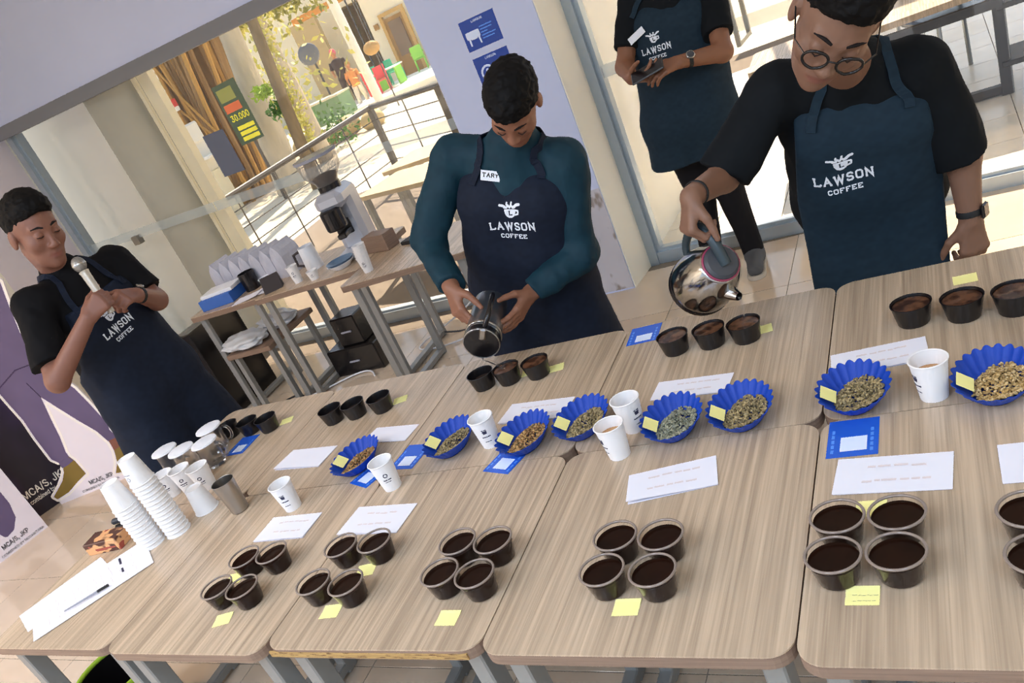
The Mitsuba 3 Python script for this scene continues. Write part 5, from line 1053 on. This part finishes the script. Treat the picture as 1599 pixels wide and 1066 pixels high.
# spectacles
g3, hs3 = m3['g'], m3['hs']
gk = thing('spectacles', 'black round-framed glasses on the nose of the man with the kettle', 'glasses')
for sx in (-1, 1):
    ring = [g3(sx*.033+.024*math.cos(a), .112-.006*abs(math.cos(a))*(1 if math.cos(a)*sx > 0 else 0), .004+.021*math.sin(a)) for a in np.arange(28)*2*np.pi/28]
    part(gk, 'rim', MB().tube(ring, .0032, 8, closed=True), 'black_plastic', True)
    c = g3(sx*.033, .110, .004); part(gk, 'lens', ([c]+ring, [[0, i+1, (i+1) % 28+1] for i in range(28)]), 'clear_plastic')
    part(gk, 'temple', MB().tube([g3(sx*.057, .106, .010), g3(sx*.078, .08, .012), g3(sx*.083, .0, .010), g3(sx*.080, -.03, -.01)], .0018, 6), 'black_plastic')
part(gk, 'bridge', MB().tube([g3(-.010, .113, .008), g3(0, .116, .011), g3(.010, .113, .008)], .002, 6), 'black_plastic')
# microphone
mk = thing('microphone', 'silver handheld microphone in front of the presenter', 'microphone'); d = n_((-.22, .15, .96)); a = A_(-.607, 1.096, 1.408)-d*.055; b = a+d
part(mk, 'handle', MB().lathe([(0, 0), (.012, 0), (.0135, .02), (.0175, .165), (.02, .175), (0, .176)], 28, M=zframe(a, d)), 'mic_grey' if 'mic_grey' in scene else 'steel_brushed', 40)
part(mk, 'grille', MB().ball(a+d*.203, (.026, .026, .030), 3, R=zframe(a, d)[:3, :3]), 'grille', True)
part(mk, 'ring', MB().lathe([(.0262, .196), (.0275, .198), (.0275, .204), (.0262, .206)], 32, M=zframe(a, d)), 'steel', True)
# kettle
kk = thing('kettle', 'polished steel kettle with a dark handle pouring into a black cup', 'kettle'); KB = A_(1.474, 1.212, .880); KA = n_((.62, -.55, .56)); KR = n_(A_(0, 0, -1)+KA*KA[2]); KM = frame(KB, KR, z=KA)
part(kk, 'body', MB().lathe([(0, .004), (.083, .004), (.0865, .012), (.088, .03), (.084, .07), (.072, .115), (.056, .148), (.050, .153), (0, .153)], 56, M=KM), 'steel', 40)
part(kk, 'base_ring', MB().lathe([(0, -.010), (.080, -.010), (.087, -.004), (.0885, .010), (.086, .014), (0, .012)], 56, M=KM), 'black_plastic', 40)
part(kk, 'lid', MB().lathe([(0, .150), (.047, .150), (.047, .160), (.040, .168), (.015, .171), (0, .171)], 48, M=KM), 'dark_grey', 40)
part(kk, 'lid_ring', MB().tube([KM[:3, :3] @ A_(.0485*math.cos(t), .0485*math.sin(t), .154)+KB for t in np.arange(48)*2*np.pi/48], .0035, 8, closed=True), 'pink_ring', True)
part(kk, 'spout', MB().tube([KM[:3, :3] @ A_(*q)+KB for q in ((.060, 0, .095), (.080, 0, .112), (.097, 0, .130))], [.024, .018, .011], 16, cap=False), 'steel', True)
hp_ = spline([KM[:3, :3] @ A_(*q)+KB for q in ((.012, 0, .170), (-.03, 0, .182), (-.085, 0, .182), (-.115, 0, .160), (-.118, 0, .11), (-.100, 0, .060), (-.086, 0, .045))], 28)
part(kk, 'handle', MB().tube(hp_, np.r_[np.full(14, .0145), np.linspace(.0135, .010, 14)], 14), 'handle_blue', True)
def stream(pts, r, lab):
    one('water_stream', MB().tube(spline(pts, 10), r, 10), 'water', lab, 'water', smooth=True)
st = KM[:3, :3] @ A_(.099, 0, .132)+KB
stream([st, (st+A_(1.588, 1.092, .80))/2+A_(.006, -.004, .008), A_(1.588, 1.092, .7985)], np.linspace(.0035, .0025, 10), 'thin stream of water falling from the kettle into the cup')
# jug
jk = thing('steel_jug', 'grey steel jug with a black lid tilted over the black cups', 'jug'); JL, JB = A_(.790, 1.142, .884), A_(.762, 1.345, .928); JA = n_(JL-JB); JU = n_(A_(0, 0, 1)-JA*JA[2]); JM = frame(JB, JU, z=JA); jl = np.linalg.norm(JL-JB)
part(jk, 'body', MB().lathe([(0, 0), (.050, 0), (.055, .006), (.0575, .06), (.0575, jl-.03), (.0555, jl-.02), (0, jl-.02)], 48, M=JM), 'steel_dark', 40)
part(jk, 'collar', MB().lathe([(.0578, jl-.046), (.0605, jl-.044), (.0605, jl-.038), (.0578, jl-.036)], 48, M=JM), 'steel', True)
part(jk, 'lid', MB().lathe([(0, jl-.022), (.0595, jl-.022), (.0600, jl-.002), (.055, jl+.004), (0, jl+.005)], 48, M=JM), 'black_plastic', 40)
part(jk, 'lid_ring', MB().tube([JM[:3, :3] @ A_(.0575*math.cos(t), .0575*math.sin(t), jl+.001)+JB for t in np.arange(48)*2*np.pi/48], .0025, 8, closed=True), 'steel', True)
JS = lambda u, v, w: JM[:3, :3] @ A_(u, v, w)+JB
part(jk, 'lever', MB().box((0, 0, 0), (.046, .020, .007), b=.003), 'steel', M=frame(JS(.036, -.022, jl+.009), JS(1, -.62, .12)-JB, z=JA))
part(jk, 'handle', MB().tube(spline([JS(.045, -.030, jl-.015), JS(.075, -.055, jl-.035), JS(.085, -.062, jl-.09), JS(.070, -.050, jl-.14), JS(.046, -.034, jl-.15)], 18), .0085, 10), 'black_plastic', True)
stream([JS(-.057, .02, jl+.004), (JS(-.057, .02, jl+.004)+A_(.850, 1.107, .80))/2+A_(0, -.004, .006), A_(.850, 1.107, .7985)], np.linspace(.006, .004, 10), 'short stream of water falling from the jug into the middle cup')
ph = thing('phone', 'dark phone held in both hands by the person at the glass', 'phone'); part(ph, 'case', MB().box((1.035, 2.905, 1.185), (.15, .075, .009), R=frame((0, 0, 0), (.95, .1, .15), z=(-.1, -.5, .85))[:3, :3], b=.004), 'black_plastic')
